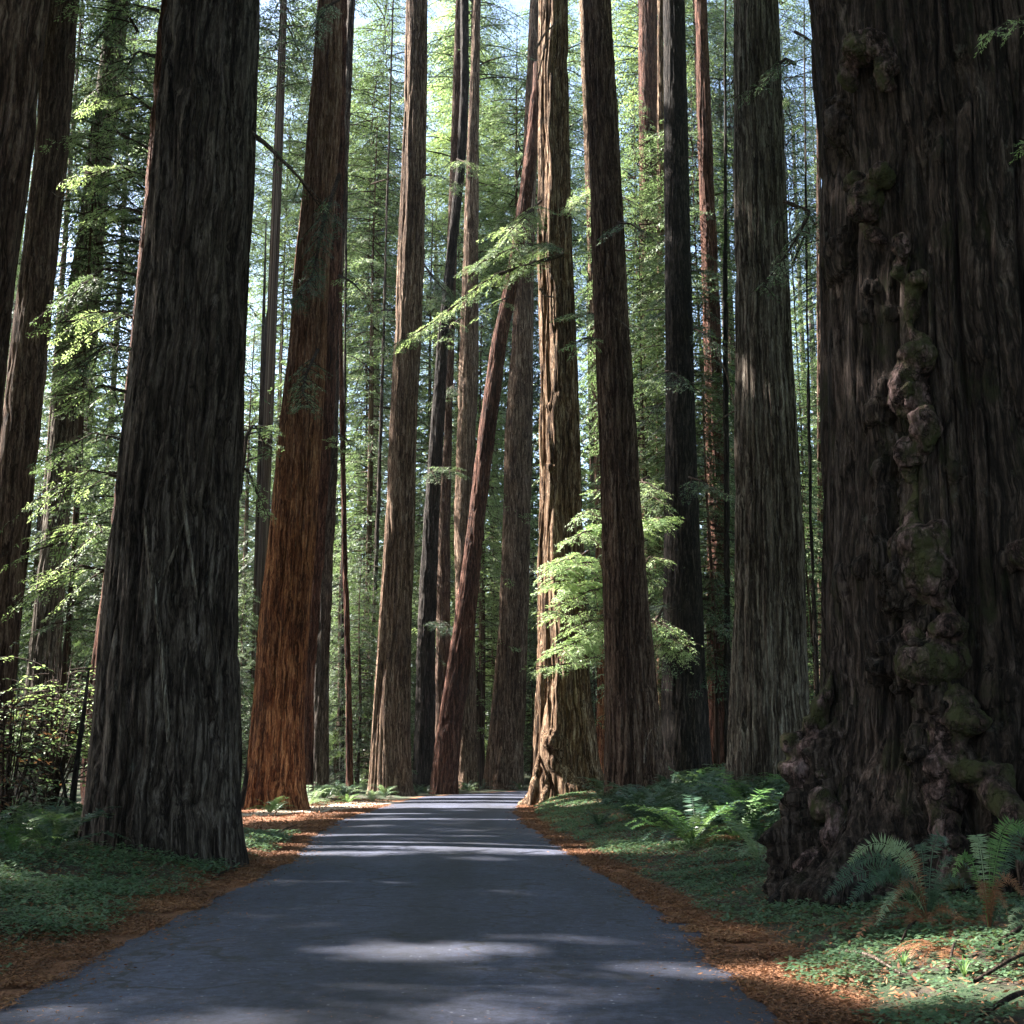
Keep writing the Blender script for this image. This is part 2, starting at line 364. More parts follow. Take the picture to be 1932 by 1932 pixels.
lv = np.clip(1 - (d - wid) / 0.5, 0, 1) * 0.6
at.data.foreach_set('value', lv.ravel().astype(np.float32))
tag(link('ground', gm_, M['soil']), kind='structure')
# road sheet
ry = axis([(-12, 30, 0.12), (30, 70, 0.3), (70, 104, 0.8)]); rn = 28
le = left_edge(ry) + 0.09 * fbm(ry * 1.3, 3.3, o=5, g=.6); re_ = right_edge(ry) + 0.09 * fbm(ry * 1.3, 8.1, o=5, g=.6)
t = np.linspace(0, 1, rn)[None, :]
RXg = le[:, None] * (1 - t) + re_[:, None] * t; RYg = np.repeat(ry[:, None], rn, 1)
RZg = 0.006 + 0.03 * (1 - (2 * t - 1) ** 2) + 0.006 * fbm(RXg * 0.8, RYg * 0.5, o=2) * (1 - np.abs(2 * t - 1) ** 4)
i = np.arange(len(ry) - 1)[:, None] * rn; j = np.arange(rn - 1)[None, :]
Q = np.stack([i + j, i + j + 1, i + rn + j + 1, i + rn + j], -1).reshape(-1, 4)
tag(link('road', new_mesh('road', np.stack([RXg, RYg, RZg], -1), Q, smooth=True), M['road']), kind='structure')

# pale dirt lane leaving the road on the left, behind the huge trunk
t_ = np.linspace(0, 1, 70); cxp = np.interp(t_, [0, .25, .55, 1], [-6.0, -6.9, -8.6, -19]); cyp = np.interp(t_, [0, .25, .55, 1], [57, 47.5, 41, 36.5])
for _ in range(8): cxp[1:-1] = (cxp[:-2] + 2 * cxp[1:-1] + cxp[2:]) / 4; cyp[1:-1] = (cyp[:-2] + 2 * cyp[1:-1] + cyp[2:]) / 4
tx_, ty_ = np.gradient(cxp), np.gradient(cyp); nn = np.hypot(tx_, ty_); w9 = np.linspace(-1, 1, 9)[None, :] * (1.15 + .25 * fbm(t_ * 14, 2.0, o=3))[:, None]
PX = cxp[:, None] - (ty_ / nn)[:, None] * w9; PY = cyp[:, None] + (tx_ / nn)[:, None] * w9
i = np.arange(69)[:, None] * 9; j = np.arange(8)[None, :]; Q = np.stack([i + j, i + j + 1, i + 10 + j, i + 9 + j], -1).reshape(-1, 4)
m, N, L, P = nodes('pale_dirt'); geo = N.new('ShaderNodeNewGeometry').outputs['Position']
L.new(ramp(N, L, tex(N, L, geo, 8, 7, .7), [(0.3, (0.16, 0.1, 0.06)), (0.48, (0.38, 0.3, 0.23)), (0.7, (0.55, 0.47, 0.4))]), P.inputs['Base Color']); P.inputs['Roughness'].default_value = .95
tag(link('path', new_mesh('path', np.stack([PX, PY, ground_z(PX, PY) + .03], -1), Q, smooth=True), m), kind='structure')

# ------------------------------------------------------------------ trunks
def trunk_mesh(name, prof, D, top=None, relief=0.09, freq=4.0, seed=0, fine=1.0, lobes=0.06, zbase=None, bumps=(), vstretch=0.09, ridges=(), toe_k=1.0):
    """prof: rows (y, x_left, x_right) read in a 1932 px frame at distance D. Returns mesh and base point"""
    rows = []
    for y, xl, xr in prof:
        a = pix(xl, y, D); b = pix(xr, y, D); rows.append(((a[2] + b[2]) / 2, (a[0] + b[0]) / 2, (b[0] - a[0]) / 2))
    rows.sort(); zz, cx, rr = map(np.array, zip(*rows))
    gz = float(ground_z(cx[0], D)) if zbase is None else zbase
    vis = 0.70 * D + 3
    top = top or max(vis + 14, 52); vis = min(vis, top - 2)
    px_ = D / 1219.0
    dz = max(0.05, px_ * 3.2) / fine; cir = 2 * math.pi * rr[0]
    nt = int(np.clip(cir / (px_ * 1.6) * fine, 40, 460))
    Zr = axis([(gz - 0.5, vis, dz), (vis, top, 1.2)])
    slope = (cx[-1] - cx[len(cx) // 2]) / max(zz[-1] - zz[len(cx) // 2], 0.5)
    cxi = np.interp(Zr, zz, cx); ri = np.interp(Zr, zz, rr)
    ov = np.clip(Zr - zz[-1], 0, None); cxi += ov * slope; ri = np.maximum(ri * (1 - ov * 0.013), 0.12 * rr[0])
    k = np.ones(9) / 9
    if len(cxi) > 40: 
        pad = lambda a: np.convolve(np.pad(a, 4, mode='edge'), k, 'valid')
        cxi, ri = pad(cxi), pad(ri)
    un = np.clip(zz[0] - Zr, 0, 1.2); ri = ri * (1 + un * 0.12)
    ph = np.linspace(0, 2 * math.pi, nt, endpoint=False); th = ph - 0.45 * np.sin(ph)
    th = th - math.pi / 2                                       # finest toward the road
    T, ZZ = np.meshgrid(th, Zr); RI = ri[:, None]; R0 = rr[0]
    s = seed * 13.7
    ct, sn = np.cos(T), np.sin(T)
    wz = ZZ + 0.0 * T
    w1 = 0.35 * noise(ct * 2 + s, sn * 2, wz * 0.22)
    w2 = noise(ct * R0 * 2.2 + s, sn * R0 * 2.2, wz * 0.9); w3 = noise(ct * R0 * 5, sn * R0 * 5 + s, wz * 2.6)
    Tw = T + (w1 * 0.45 + w2 * 0.06 + w3 * 0.015) / max(R0, 0.4)
    cw, sw = np.cos(Tw) * R0 * freq, np.sin(Tw) * R0 * freq
    a = noise(cw + s, sw + s, wz * freq * vstretch)
    b_ = noise(cw * 2.3 + s, sw * 2.3, wz * freq * vstretch * 1.7 + 9)
    c_ = noise(cw * 5.1, sw * 5.1 + s, wz * freq * vstretch * 4)
    pl = lambda q, w_: 1 - np.exp(-(q / w_) ** 2)
    rid = 0.75 * pl(a, 0.16) + 0.42 * pl(b_, 0.16) + 0.12 * c_ + 0.25 * b_ - 1.12
    h = np.clip((ZZ - gz) / 6.0, 0, None)
    flare = np.exp(-h * 1.4)
    lob = noise(ct * 1.7 + s, sn * 1.7 + s, wz * 0.05)+ 0.6 * noise(ct * 3.4 + s, sn * 3.4, wz * 0.08)
    toe = toe_k * np.exp(-np.clip(ZZ - gz, -0.2, 9) / 0.4) * (0.09 + 0.11 * noise(ct * 2.6 + s, sn * 2.6, 1.0))
    R = RI * (1 + lobes * lob * (0.25 + flare) + toe) + relief * rid * np.minimum(1, RI / R0 + 0.2)
    for (td, wd, am) in ridges: R = R + RI * am * np.exp(-(np.angle(np.exp(1j * (T - math.radians(td) - 0.25 * noise(ZZ * 0.5, 2.0)))) / wd) ** 2)
    XX = cxi[:, None] + R * ct; YY = D + R * sn
    Zv = ZZ
    for (bx, by_, br, amp) in bumps:                             # swellings, placed where the photo shows them
        p = pix(bx, by_, D - R0 * 0.9); rad = br * (D - R0 * 0.9) / F
        q = pix(bx, by_, D)
        cxz = np.interp(p[2], Zr, cxi); rz = np.interp(p[2], Zr, ri)
        sx = np.clip((p[0] - cxz) / rz, -0.97, 0.97); th0 = math.asin(sx) - math.pi / 2
        dth = np.angle(np.exp(1j * (T - th0))) * rz
        dd = np.sqrt(dth ** 2 + ((ZZ - p[2]) * 0.9) ** 2 + 1e-6) / rad
        dd = dd * (1 + 0.25 * noise(dth * 3 / rad + bx, ZZ * 3 / rad))
        g = np.sqrt(np.clip(1 - dd ** 2, 0, 1)) * rad * amp
        XX = XX + g * ct; YY = YY + g * sn
        rid = rid
    base = np.array([cx[0], D, gz])
    V = np.stack([XX, YY, Zv], -1) - base
    n = nt; i = np.arange(len(Zr) - 1)[:, None] * n; j = np.arange(n)[None, :]; k2 = (j + 1) % n
    Q = np.stack([i + j, i + k2, i + n + k2, i + n + j], -1).reshape(-1, 4)
    return new_mesh(name, V, Q, smooth=True), base, (Zr, cxi, ri)

TREES = {}
def tree(key, label, prof, D, mat, cat='tree', name='redwood_tree', **kw):
    me, base, info = trunk_mesh('trunk', prof, D, seed=len(TREES) + 1, **kw)
    e = empty(name, base, label, cat)
    link('trunk', me, M[mat], e)
    TREES[key] = (e, base, info, D, prof)
    return e

tree('A', 'massive grey brown redwood cut by the left frame edge, foremost on that side',
     [(0, -75, 85), (300, -115, 52), (500, -145, 24), (720, -175, 3), (1000, -215, -30), (1300, -260, -60), (1600, -320, -60)], 17, 'bark_brown', relief=0.11, freq=3.5)
tree('B', 'slender straight grey redwood just right of the massive trunk at the left frame edge',
     [(0, 90, 149), (300, 66, 127), (639, 24, 91), (942, -12, 61), (1110, -30, 44), (1293, -50, 26), (1526, -75, 10)], 34, 'bark_brown', relief=0.06, freq=5.5)
tree('C', 'huge dark furrowed redwood rising from the clover bank left of the road',
     [(0, 317, 487), (220, 298, 481), (440, 278, 469), (654, 259, 462), (859, 232, 450), (1045, 213, 445), (1293, 190, 443), (1432, 180, 443), (1507, 175, 443), (1600, 158, 450)],
     20, 'bark_grey', relief=0.15, freq=3.0, fine=1.35, vstretch=0.085, lobes=0.06, toe_k=0.2)
tree('C2', 'dark redwood mostly hidden behind the left edge of the huge furrowed trunk',
     [(0, 304, 350), (400, 272, 340), (900, 222, 300), (1300, 168, 260), (1500, 152, 240)], 28, 'bark_red')
tree('D1', 'leaning grey redwood wrapped in bright foliage between the two left foreground trunks',
     [(300, 165, 210), (440, 148, 197), (639, 112, 176), (808, 98, 150), (977, 84, 130), (1180, 61, 117), (1480, 30, 105)], 48, 'bark_silver')
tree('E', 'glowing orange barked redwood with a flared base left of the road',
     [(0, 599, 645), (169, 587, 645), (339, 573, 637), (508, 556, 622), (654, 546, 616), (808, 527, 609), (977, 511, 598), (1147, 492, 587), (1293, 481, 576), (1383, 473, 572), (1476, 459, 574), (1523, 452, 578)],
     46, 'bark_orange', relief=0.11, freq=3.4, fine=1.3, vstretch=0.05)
tree('E2', 'dark narrow redwood pressed against the right side of the orange barked trunk',
     [(0, 640, 655), (339, 625, 650), (650, 605, 638), (1000, 590, 616), (1300, 570, 592), (1486, 566, 592)], 58, 'bark_red')
tree('E3', 'grey shaded redwood standing two trunks right of the orange barked one',
     [(300, 640, 658), (640, 618, 642), (876, 608, 637), (1250, 592, 621), (1476, 586, 622)], 72, 'bark_grey')
tree('F', 'pencil thin dark trunk with bare lower stem left of the tall tapering grey brown redwood',
     [(0, 632, 637), (639, 639, 646), (977, 644, 654), (1300, 652, 663), (1483, 653, 667)], 70, 'bark_red', name='young_redwood')
tree('F2', 'second pencil thin trunk standing behind and left of the bare thin stem',
     [(500, 650, 655), (900, 645, 652), (1300, 641, 650), (1476, 640, 651)], 80, 'bark_dark', name='young_redwood')
tree('F3', 'thin background trunk midway between the pencil thin stems and the tapering redwood',
     [(600, 722, 727), (900, 712, 720), (1200, 700, 709), (1470, 684, 694)], 84, 'bark_grey', name='young_redwood')
tree('G', 'tall tapering grey brown redwood with even vertical grooves left of the far road',
     [(0, 766, 807), (203, 763, 805), (339, 757, 803), (508, 749, 799), (643, 744, 795), (808, 734, 786), (977, 727, 783), (1147, 717, 777), (1293, 707, 774), (1380, 701, 773), (1489, 693, 777)],
     70, 'bark_tan', relief=0.12, freq=3, fine=1.3, vstretch=0.03)
tree('H', 'dark curving redwood whose crown bends right, behind the tapering grey brown one',
     [(0, 868, 884), (169, 869, 885), (300, 862, 880), (474, 843, 861), (639, 824, 846), (808, 812, 838), (977, 799, 828), (1200, 786, 822), (1473, 779, 822)], 78, 'bark_dark')
tree('H2', 'shaded brown redwood directly behind the dark curving trunk',
     [(500, 842, 862), (808, 838, 853), (977, 826, 850), (1250, 822, 850), (1470, 815, 856)], 86, 'bark_brown')
tree('K', 'pale brown redwood rising behind the strongly leaning trunk',
     [(0, 893, 907), (300, 880, 903), (700, 865, 903), (860, 861, 896), (977, 856, 895), (1250, 860, 897), (1475, 862, 902)], 84, 'bark_tan')
ITOP = float(pix(1000, 120, 74)[2])
tree('I', 'strongly leaning reddish redwood tilting right over the far road',
     [(150, 1004, 1026), (271, 992, 1015), (372, 978, 1004), (508, 958, 984), (639, 928, 957), (724, 915, 947), (808, 903, 936), (977, 884, 915), (1147, 860, 900), (1293, 839, 884), (1351, 828, 873), (1495, 809, 862)],
     74, 'bark_red', relief=0.09, freq=4, top=ITOP)
tree('Lk', 'dark straight redwood with a broad base at the bend of the road',
     [(300, 986, 1014), (508, 972, 1007), (639, 966, 1006), (808, 952, 1005), (977, 948, 1001), (1147, 943, 998), (1293, 932, 993), (1420, 920, 989), (1481, 913, 988)], 88, 'bark_tan', relief=0.13, freq=2.4)
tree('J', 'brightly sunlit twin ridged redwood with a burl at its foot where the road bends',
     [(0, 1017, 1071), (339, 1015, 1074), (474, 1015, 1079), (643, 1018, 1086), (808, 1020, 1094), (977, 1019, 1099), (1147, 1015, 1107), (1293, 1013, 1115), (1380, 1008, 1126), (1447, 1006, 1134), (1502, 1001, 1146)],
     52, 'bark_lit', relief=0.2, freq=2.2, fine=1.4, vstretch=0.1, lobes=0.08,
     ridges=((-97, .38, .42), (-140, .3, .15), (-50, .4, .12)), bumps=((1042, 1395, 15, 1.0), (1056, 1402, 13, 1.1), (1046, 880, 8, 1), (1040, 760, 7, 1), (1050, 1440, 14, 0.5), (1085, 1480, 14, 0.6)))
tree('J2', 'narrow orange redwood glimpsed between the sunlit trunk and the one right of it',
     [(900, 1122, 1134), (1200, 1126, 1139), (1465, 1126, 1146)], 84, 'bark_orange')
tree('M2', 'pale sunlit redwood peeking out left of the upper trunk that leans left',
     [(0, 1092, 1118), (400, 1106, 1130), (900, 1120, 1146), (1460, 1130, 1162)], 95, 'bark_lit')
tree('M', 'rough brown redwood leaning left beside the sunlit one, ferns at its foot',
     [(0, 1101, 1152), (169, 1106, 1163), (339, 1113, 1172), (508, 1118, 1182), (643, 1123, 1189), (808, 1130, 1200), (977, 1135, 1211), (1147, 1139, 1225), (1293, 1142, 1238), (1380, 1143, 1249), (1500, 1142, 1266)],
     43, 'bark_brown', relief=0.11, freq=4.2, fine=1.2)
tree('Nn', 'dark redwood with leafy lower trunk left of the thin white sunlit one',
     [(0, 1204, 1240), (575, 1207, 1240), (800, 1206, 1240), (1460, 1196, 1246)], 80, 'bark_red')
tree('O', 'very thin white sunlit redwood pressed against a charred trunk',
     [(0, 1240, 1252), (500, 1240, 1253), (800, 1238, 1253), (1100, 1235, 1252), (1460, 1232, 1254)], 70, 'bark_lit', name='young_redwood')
tree('P', 'charred black redwood with a wide mossy base behind the fern bank',
     [(0, 1251, 1292), (500, 1254, 1304), (800, 1256, 1312), (1250, 1250, 1330), (1458, 1244, 1344)], 56, 'bark_char', relief=0.06)
tree('P2', 'reddish shaded redwood between the charred trunk and the grooved silver one',
     [(300, 1318, 1345), (550, 1324, 1357), (900, 1333, 1369), (1293, 1335, 1378), (1440, 1333, 1384)], 63, 'bark_red')
tree('P3', 'thin dark stem just left of the grooved silver redwood',
     [(200, 1366, 1371), (550, 1364, 1373), (900, 1365, 1376), (1450, 1366, 1380)], 56, 'bark_dark', name='young_redwood')
tree('Qt', 'large silver grey grooved redwood between the fern bank and the burl covered giant',
     [(0, 1385, 1466), (203, 1386, 1476), (339, 1386, 1483), (508, 1389, 1488), (654, 1390, 1493), (774, 1389, 1500), (910, 1389, 1508), (1045, 1388, 1515), (1181, 1386, 1520), (1293, 1382, 1524), (1401, 1376, 1528), (1496, 1370, 1532)],
     34, 'bark_silver', relief=0.11, freq=4.4, fine=1.3, vstretch=0.035)
tree('R', 'pole thin dark trunk in the gap left of the burl covered giant',
     [(0, 1515, 1518), (639, 1521, 1526), (977, 1526, 1533), (1293, 1538, 1547), (1450, 1540, 1551)], 52, 'bark_dark', name='young_redwood')
tree('R2', 'thin pale trunk almost touching the left edge of the burl covered giant',
     [(300, 1540, 1549), (700, 1541, 1551), (1100, 1543, 1556), (1450, 1544, 1560)], 75, 'bark_brown', name='young_redwood')

# the burl covered giant on the right
SB = [(1640, 90, 52, .8), (1600, 130, 30, .5), (1640, 372, 50, .6), (1618, 350, 22, .5), (1665, 330, 22, .6), (1702, 470, 20, .9), (1696, 522, 16, 1), (1730, 530, 19, 1.1),
      (1732, 680, 34, .9), (1715, 720, 34, .8), (1742, 655, 18, .8), (1738, 800, 26, .9), (1722, 840, 26, .9), (1728, 900, 30, .5), (1722, 950, 34, .4),
      (1742, 1030, 50, .8), (1690, 1035, 22, 1.), (1752, 1090, 40, 1.1), (1740, 1120, 26, 1.1), (1790, 1150, 30, .5), (1790, 1185, 32, .8), (1760, 1232, 58, .8), (1733, 1203, 20, 1.2), (1720, 1255, 26, .9),
      (1925, 1045, 24, 1.), (1800, 1290, 46, .6), (1808, 1325, 26, .9), (1815, 1362, 34, 1.1), (1775, 1400, 36, .9), (1785, 1445, 34, 1.), (1840, 1452, 36, 1.2), (1878, 1480, 32, 1.2), (1790, 1500, 30, 1.), (1785, 1560, 34, .7), (1800, 1620, 36, .7),
      (1832, 870, 20, .8), (1850, 1120, 20, .4), (1870, 640, 24, .3), (1810, 250, 24, .3), (1890, 1300, 40, .35)]
SB += [(1556, 1320, 18, 0.65), (1552, 1350, 20, 0.72), (1535, 1375, 24, 0.72), (1512, 1398, 30, 0.94), (1550, 1430, 34, 0.72), (1518, 1440, 32, 1.01), (1512, 1490, 40, 0.86), (1548, 1500, 34, 0.79), (1500, 1545, 46, 0.90),
       (1545, 1560, 44, 0.79), (1505, 1600, 46, 0.86), (1550, 1620, 44, 0.65), (1525, 1650, 44, 0.72), (1500, 1690, 40, 0.65)]
SB += [(1620, 1600, 40, .3), (1640, 1400, 44, .25), (1600, 1480, 30, .35), (1690, 1640, 50, .35), (1660, 1250, 50, .2), (1620, 1050, 40, .25), (1900, 1620, 50, .6), (1880, 1420, 40, .4)]
SP = [(0, 1534, 2072), (135, 1549, 2090), (339, 1556, 2110), (654, 1561, 2130), (977, 1560, 2160), (1113, 1556, 2175), (1293, 1552, 2195), (1400, 1540, 2210), (1532, 1520, 2240), (1700, 1500, 2280)]
se = tree('S', 'enormous dark mossy redwood covered in burls filling the right edge', SP, 15.6, 'bark_moss', relief=0.17, freq=2.4, fine=1.6, lobes=0.06, bumps=SB, vstretch=0.11)

def surf(key, px, py, out=0.0):
    """a point on a trunk's face toward the road, at pixel (px, py)"""
    e, base, (Zr, cxi, ri), D, prof = TREES[key]
    p = pix(px, py, D - ri[0] * 0.9)
    for _ in range(4):
        cx = np.interp(p[2], Zr, cxi); r = np.interp(p[2], Zr, ri) + out
        dx = np.clip(p[0] - cx, -0.98 * r, 0.98 * r); p = pix(px, py, D - math.sqrt(r * r - dx * dx))
    return p
def ico(sub):
    import bmesh
    bm = bmesh.new(); bmesh.ops.create_icosphere(bm, subdivisions=sub, radius=1.0)
    V = np.array([v.co[:] for v in bm.verts]); T = np.array([[v.index for v in f.verts] for f in bm.faces]); bm.free(); return V, T
ICO = ico(5)
def lump_geo(key, px, py, rx, rz, depth=0.8, seed=0, out=0.1):
    rx, rz = rx * 1.08, rz * 1.12
    e, base, info, D, _ = TREES[key]
    p = surf(key, px, py, out); s = p[1] / F; V, T = ICO
    V = V * np.array([rx * s, rx * s * depth, rz * s]); q = V / (rx * s)
    k = 1 + 0.3 * noise(q[:, 0] * 1.1 + seed * 7, q[:, 1] * 1.1, q[:, 2] * 1.1) + 0.16 * np.abs(noise(q[:, 0] * 2.4, q[:, 1] * 2.4 + seed, q[:, 2] * 2.4))
    return V * k[:, None] + p - base, T
def ridge_geo(key, pts, rads, out=0.0):
    """a knotted ridge along pixel points, radii in pixels"""
    e, base, info, D, _ = TREES[key]
    P = np.array([surf(key, x, y, out) for x, y in pts]); r = np.array(rads) * P[:, 1] / F
    n = 24; m_ = len(pts) * 10; t_ = np.linspace(0, len(pts) - 1, m_); P = np.stack([np.interp(t_, range(len(pts)), P[:, k]) for k in range(3)], 1)
    for _ in range(6): P[1:-1] = (P[:-2] + 2 * P[1:-1] + P[2:]) / 4
    r = np.interp(t_, range(len(pts)), r) * np.sin(math.pi * np.clip(.06 + .94 * np.minimum(np.arange(m_), np.arange(m_)[::-1]) / 14, 0, .5))
    r = r * (1 + .28 * noise(t_ * 1.7, pts[0][0] * .1, 1.0))
    g = Geo(); g.tube(P - base, r, n); V = np.concatenate(g.v); V = V + unit(V - np.repeat(P - base, n, 0)) * (0.35 * np.repeat(r, n) * noise(V[:, 0] * 7, V[:, 1] * 7, V[:, 2] * 5))[:, None]
    Q = g.f[0]; T = np.concatenate([Q[:, [0, 1, 2]], Q[:, [0, 2, 3]]])
    a = len(V); V = np.concatenate([V, (P - base)[:1], (P - base)[-1:]]); k = np.arange(n); k2 = (k + 1) % n
    return V, np.concatenate([T, np.stack([np.full(n, a), k2, k], 1), np.stack([np.full(n, a + 1), a - n + k, a - n + k2], 1)])
def knots(key, lumps, ridges_, voxel, label=None, mat='burl'):
    e, base, info, D, _ = TREES[key]
    parts = [lump_geo(key, *a, seed=a[0] % 31) for a in lumps] + [ridge_geo(key, *r) for r in ridges_]
    n = 0; VV = []; TT = []
    for V, T in parts: VV.append(V); TT.append(T + n); n += len(V)
    o = link('burl', new_mesh('burl', np.concatenate(VV), faces_t=np.concatenate(TT), smooth=True), M[mat], e)
    md = o.modifiers.new('merge', 'REMESH'); md.mode = 'VOXEL'; md.voxel_size = voxel; md.use_smooth_shade = True
    sm_ = o.modifiers.new('soften', 'SMOOTH'); sm_.iterations = 5; sm_.factor = .5
    tx = bpy.data.textures.new('bark_lumps', 'CLOUDS'); tx.noise_scale = .11; tx.noise_depth = 3
    dp = o.modifiers.new('lumps', 'DISPLACE'); dp.texture = tx; dp.strength = .065; dp.mid_level = .5
    tx = bpy.data.textures.new('bark_folds', 'CLOUDS'); tx.noise_scale = .035; tx.noise_depth = 2; tx.noise_type = 'HARD_NOISE'
    dp = o.modifiers.new('folds', 'DISPLACE'); dp.texture = tx; dp.strength = -.014; dp.mid_level = .3
    if label: o['label'] = label
    return o
knots('S', [(1735, 668, 34, 28, .7), (1712, 726, 38, 36, .6), (1746, 812, 28, 40, .7), (1716, 850, 28, 26, .7), (1740, 1022, 48, 36, .6), (1692, 1038, 22, 28, .8), (1770, 1020, 26, 34, .6),
            (1754, 1085, 40, 46, .8), (1725, 1075, 26, 26, .7), (1788, 1184, 36, 20, .9), (1762, 1246, 62, 36, .55), (1733, 1196, 24, 18, .9), (1720, 1262, 30, 26, .7), (1702, 468, 17, 26, .8), (1730, 528, 20, 19, .9), (1694, 512, 13, 12, .9)],
      [([(1708, 452), (1698, 520), (1728, 545), (1715, 620), (1742, 660), (1708, 740), (1748, 790), (1742, 835), (1708, 870), (1730, 930), (1712, 985), (1740, 1040), (1752, 1110), (1790, 1150), (1800, 1190), (1745, 1225), (1735, 1265), (1790, 1290)],
        [10, 14, 18, 8, 26, 38, 16, 26, 20, 9, 16, 42, 40, 14, 26, 40, 34, 14])], .022, 'long knotted column of burls winding up the trunk')
knots('S', [(1826, 1362, 42, 20, .9), (1782, 1384, 26, 34, .7), (1790, 1448, 34, 28, .8), (1842, 1456, 38, 20, .9), (1880, 1472, 32, 26, .8), (1800, 1330, 30, 18, .7), (1772, 1430, 24, 22, .7)],
      [([(1795, 1285), (1830, 1350), (1790, 1368), (1775, 1410), (1800, 1450), (1845, 1458), (1885, 1480)], [28, 24, 30, 30, 32, 26, 28]), ([(1785, 1445), (1772, 1510), (1790, 1570), (1796, 1620), (1812, 1690)], [30, 32, 26, 34, 50])], .022, 'pinkish knotted burls above the hollow')
knots('S', [(1640, 92, 48, 34, .6), (1605, 130, 26, 40, .5), (1672, 130, 22, 46, .5)], [], .025, 'mossy burl over a dark hollow')
knots('S', [(1636, 376, 44, 40, .5), (1612, 345, 20, 20, .8), (1662, 335, 22, 24, .8)], [([(1618, 420), (1645, 440), (1672, 458)], [10, 14, 8])], .025)
knots('S', [(1494, 1403, 20, 20, .9), (1545, 1340, 15, 18, .9), (1535, 1372, 16, 20, 1), (1505, 1452, 26, 22, .9), (1543, 1462, 32, 30, .8), (1510, 1540, 40, 36, .8), (1552, 1520, 28, 24, .8), (1515, 1605, 44, 40, .8), (1545, 1640, 40, 40, .7), (1580, 1580, 26, 50, .5)],
      [([(1572, 1262), (1560, 1310), (1545, 1350), (1540, 1400), (1520, 1450), (1530, 1520), (1520, 1600), (1530, 1660), (1500, 1700)], [9, 14, 18, 24, 30, 36, 44, 44, 40]), ([(1532, 1385), (1495, 1398), (1500, 1450)], [16, 20, 20])], .024, 'swollen mossy cluster of burls at the left foot', mat='burl')
knots('S', [(1928, 1046, 24, 28, .8)], [], .02)
knots('J', [(1042, 1398, 14, 10, .9), (1060, 1403, 12, 12, .9)], [([(1036, 1390), (1052, 1404), (1066, 1398)], [9, 11, 9])], .05, 'mossy burl near the foot')
# root arching away from the giant, and a root flaring to the left of its foot
def limb_path(pts, rads, name, mat, parent=None, base=(0, 0, 0), n=9, label=None):
    pts = np.array(pts, float); s = np.linspace(0, 1, len(pts)); t_ = np.linspace(0, 1, len(pts) * 5)
    P_ = np.stack([np.interp(t_, s, pts[:, k]) for k in range(3)], 1)
    for _ in range(3): P_[1:-1] = (P_[:-2] + 2 * P_[1:-1] + P_[2:]) / 4
    g = Geo(); r = np.interp(t_, s, rads); r = r * (1 + 0.18 * noise(t_ * 9, 3.3, pts[0, 0]))
    g.tube(P_ - np.array(base), r, n)
    o = link(name, g.mesh(name, True), M[mat], parent)
    if label: o['label'] = label
    return o
eS, bS = TREES['S'][0], TREES['S'][1]
limb_path([surf('S', 1845, 1455), surf('S', 1880, 1500, .25), pix(1915, 1535, 12.9), pix(1945, 1600, 12.5), pix(1975, 1720, 12.3)], [.16, .19, .17, .17, .2], 'root', 'burl', eS, bS, 14)
for a_, b_, c_ in ((1545, 1505, 1455), (1580, 1560, 1520), (1530, 1490, 1470)):
    G_ = [ground_hit(b_, 1690 + (a_ % 7) * 3), ground_hit(c_, 1706 + (a_ % 5) * 4)]
    limb_path([surf('S', a_, 1630, -.1), G_[0] + [0, .2, .1], G_[1] + [0, 0, -.02], G_[1] + [-.1, -.1, -.2]], [.2, .17, .09, .04], 'root', 'bark_dark', eS, bS, 12)
limb_path([surf('S', 1790, 1500), surf('S', 1782, 1560, .1), surf('S', 1800, 1610, .1), surf('S', 1815, 1680, .1)], [.2, .16, .18, .26], 'root', 'burl', eS, bS, 14)
eJ, bJ = TREES['J'][0], TREES['J'][1]
limb_path([surf('J', 1022, 1400, -.2), pix(1013, 1450, 50.6), pix(1006, 1495, 50.2), pix(1000, 1530, 50)], [.05, .12, .2, .16], 'root', 'bark_lit', eJ, bJ, 14)
limb_path([surf('J', 1040, 1430, -.1), surf('J', 1034, 1470), pix(1028, 1500, 49.9), pix(1020, 1530, 49.6)], [.05, .12, .17, .12], 'root', 'bark_lit', eJ, bJ, 12)
# strip of hanging bark on the huge furrowed trunk
eC, bC = TREES['C'][0], TREES['C'][1]
for pts, r in (([(272, 960), (280, 1040), (292, 1130), (305, 1230), (318, 1400)], .05), ([(340, 870), (352, 1000), (372, 1130)], .035), ([(300, 1100), (330, 1040), (352, 960)], .03)):
    limb_path([surf('C', x, y, .05) for x, y in pts], [r * .6, r, r, r][:4] + [r * .7] * (len(pts) - 4) if len(pts) > 3 else [r * .5, r, r * .5], 'bark_strip', 'bark_silver', eC, bC, 7)

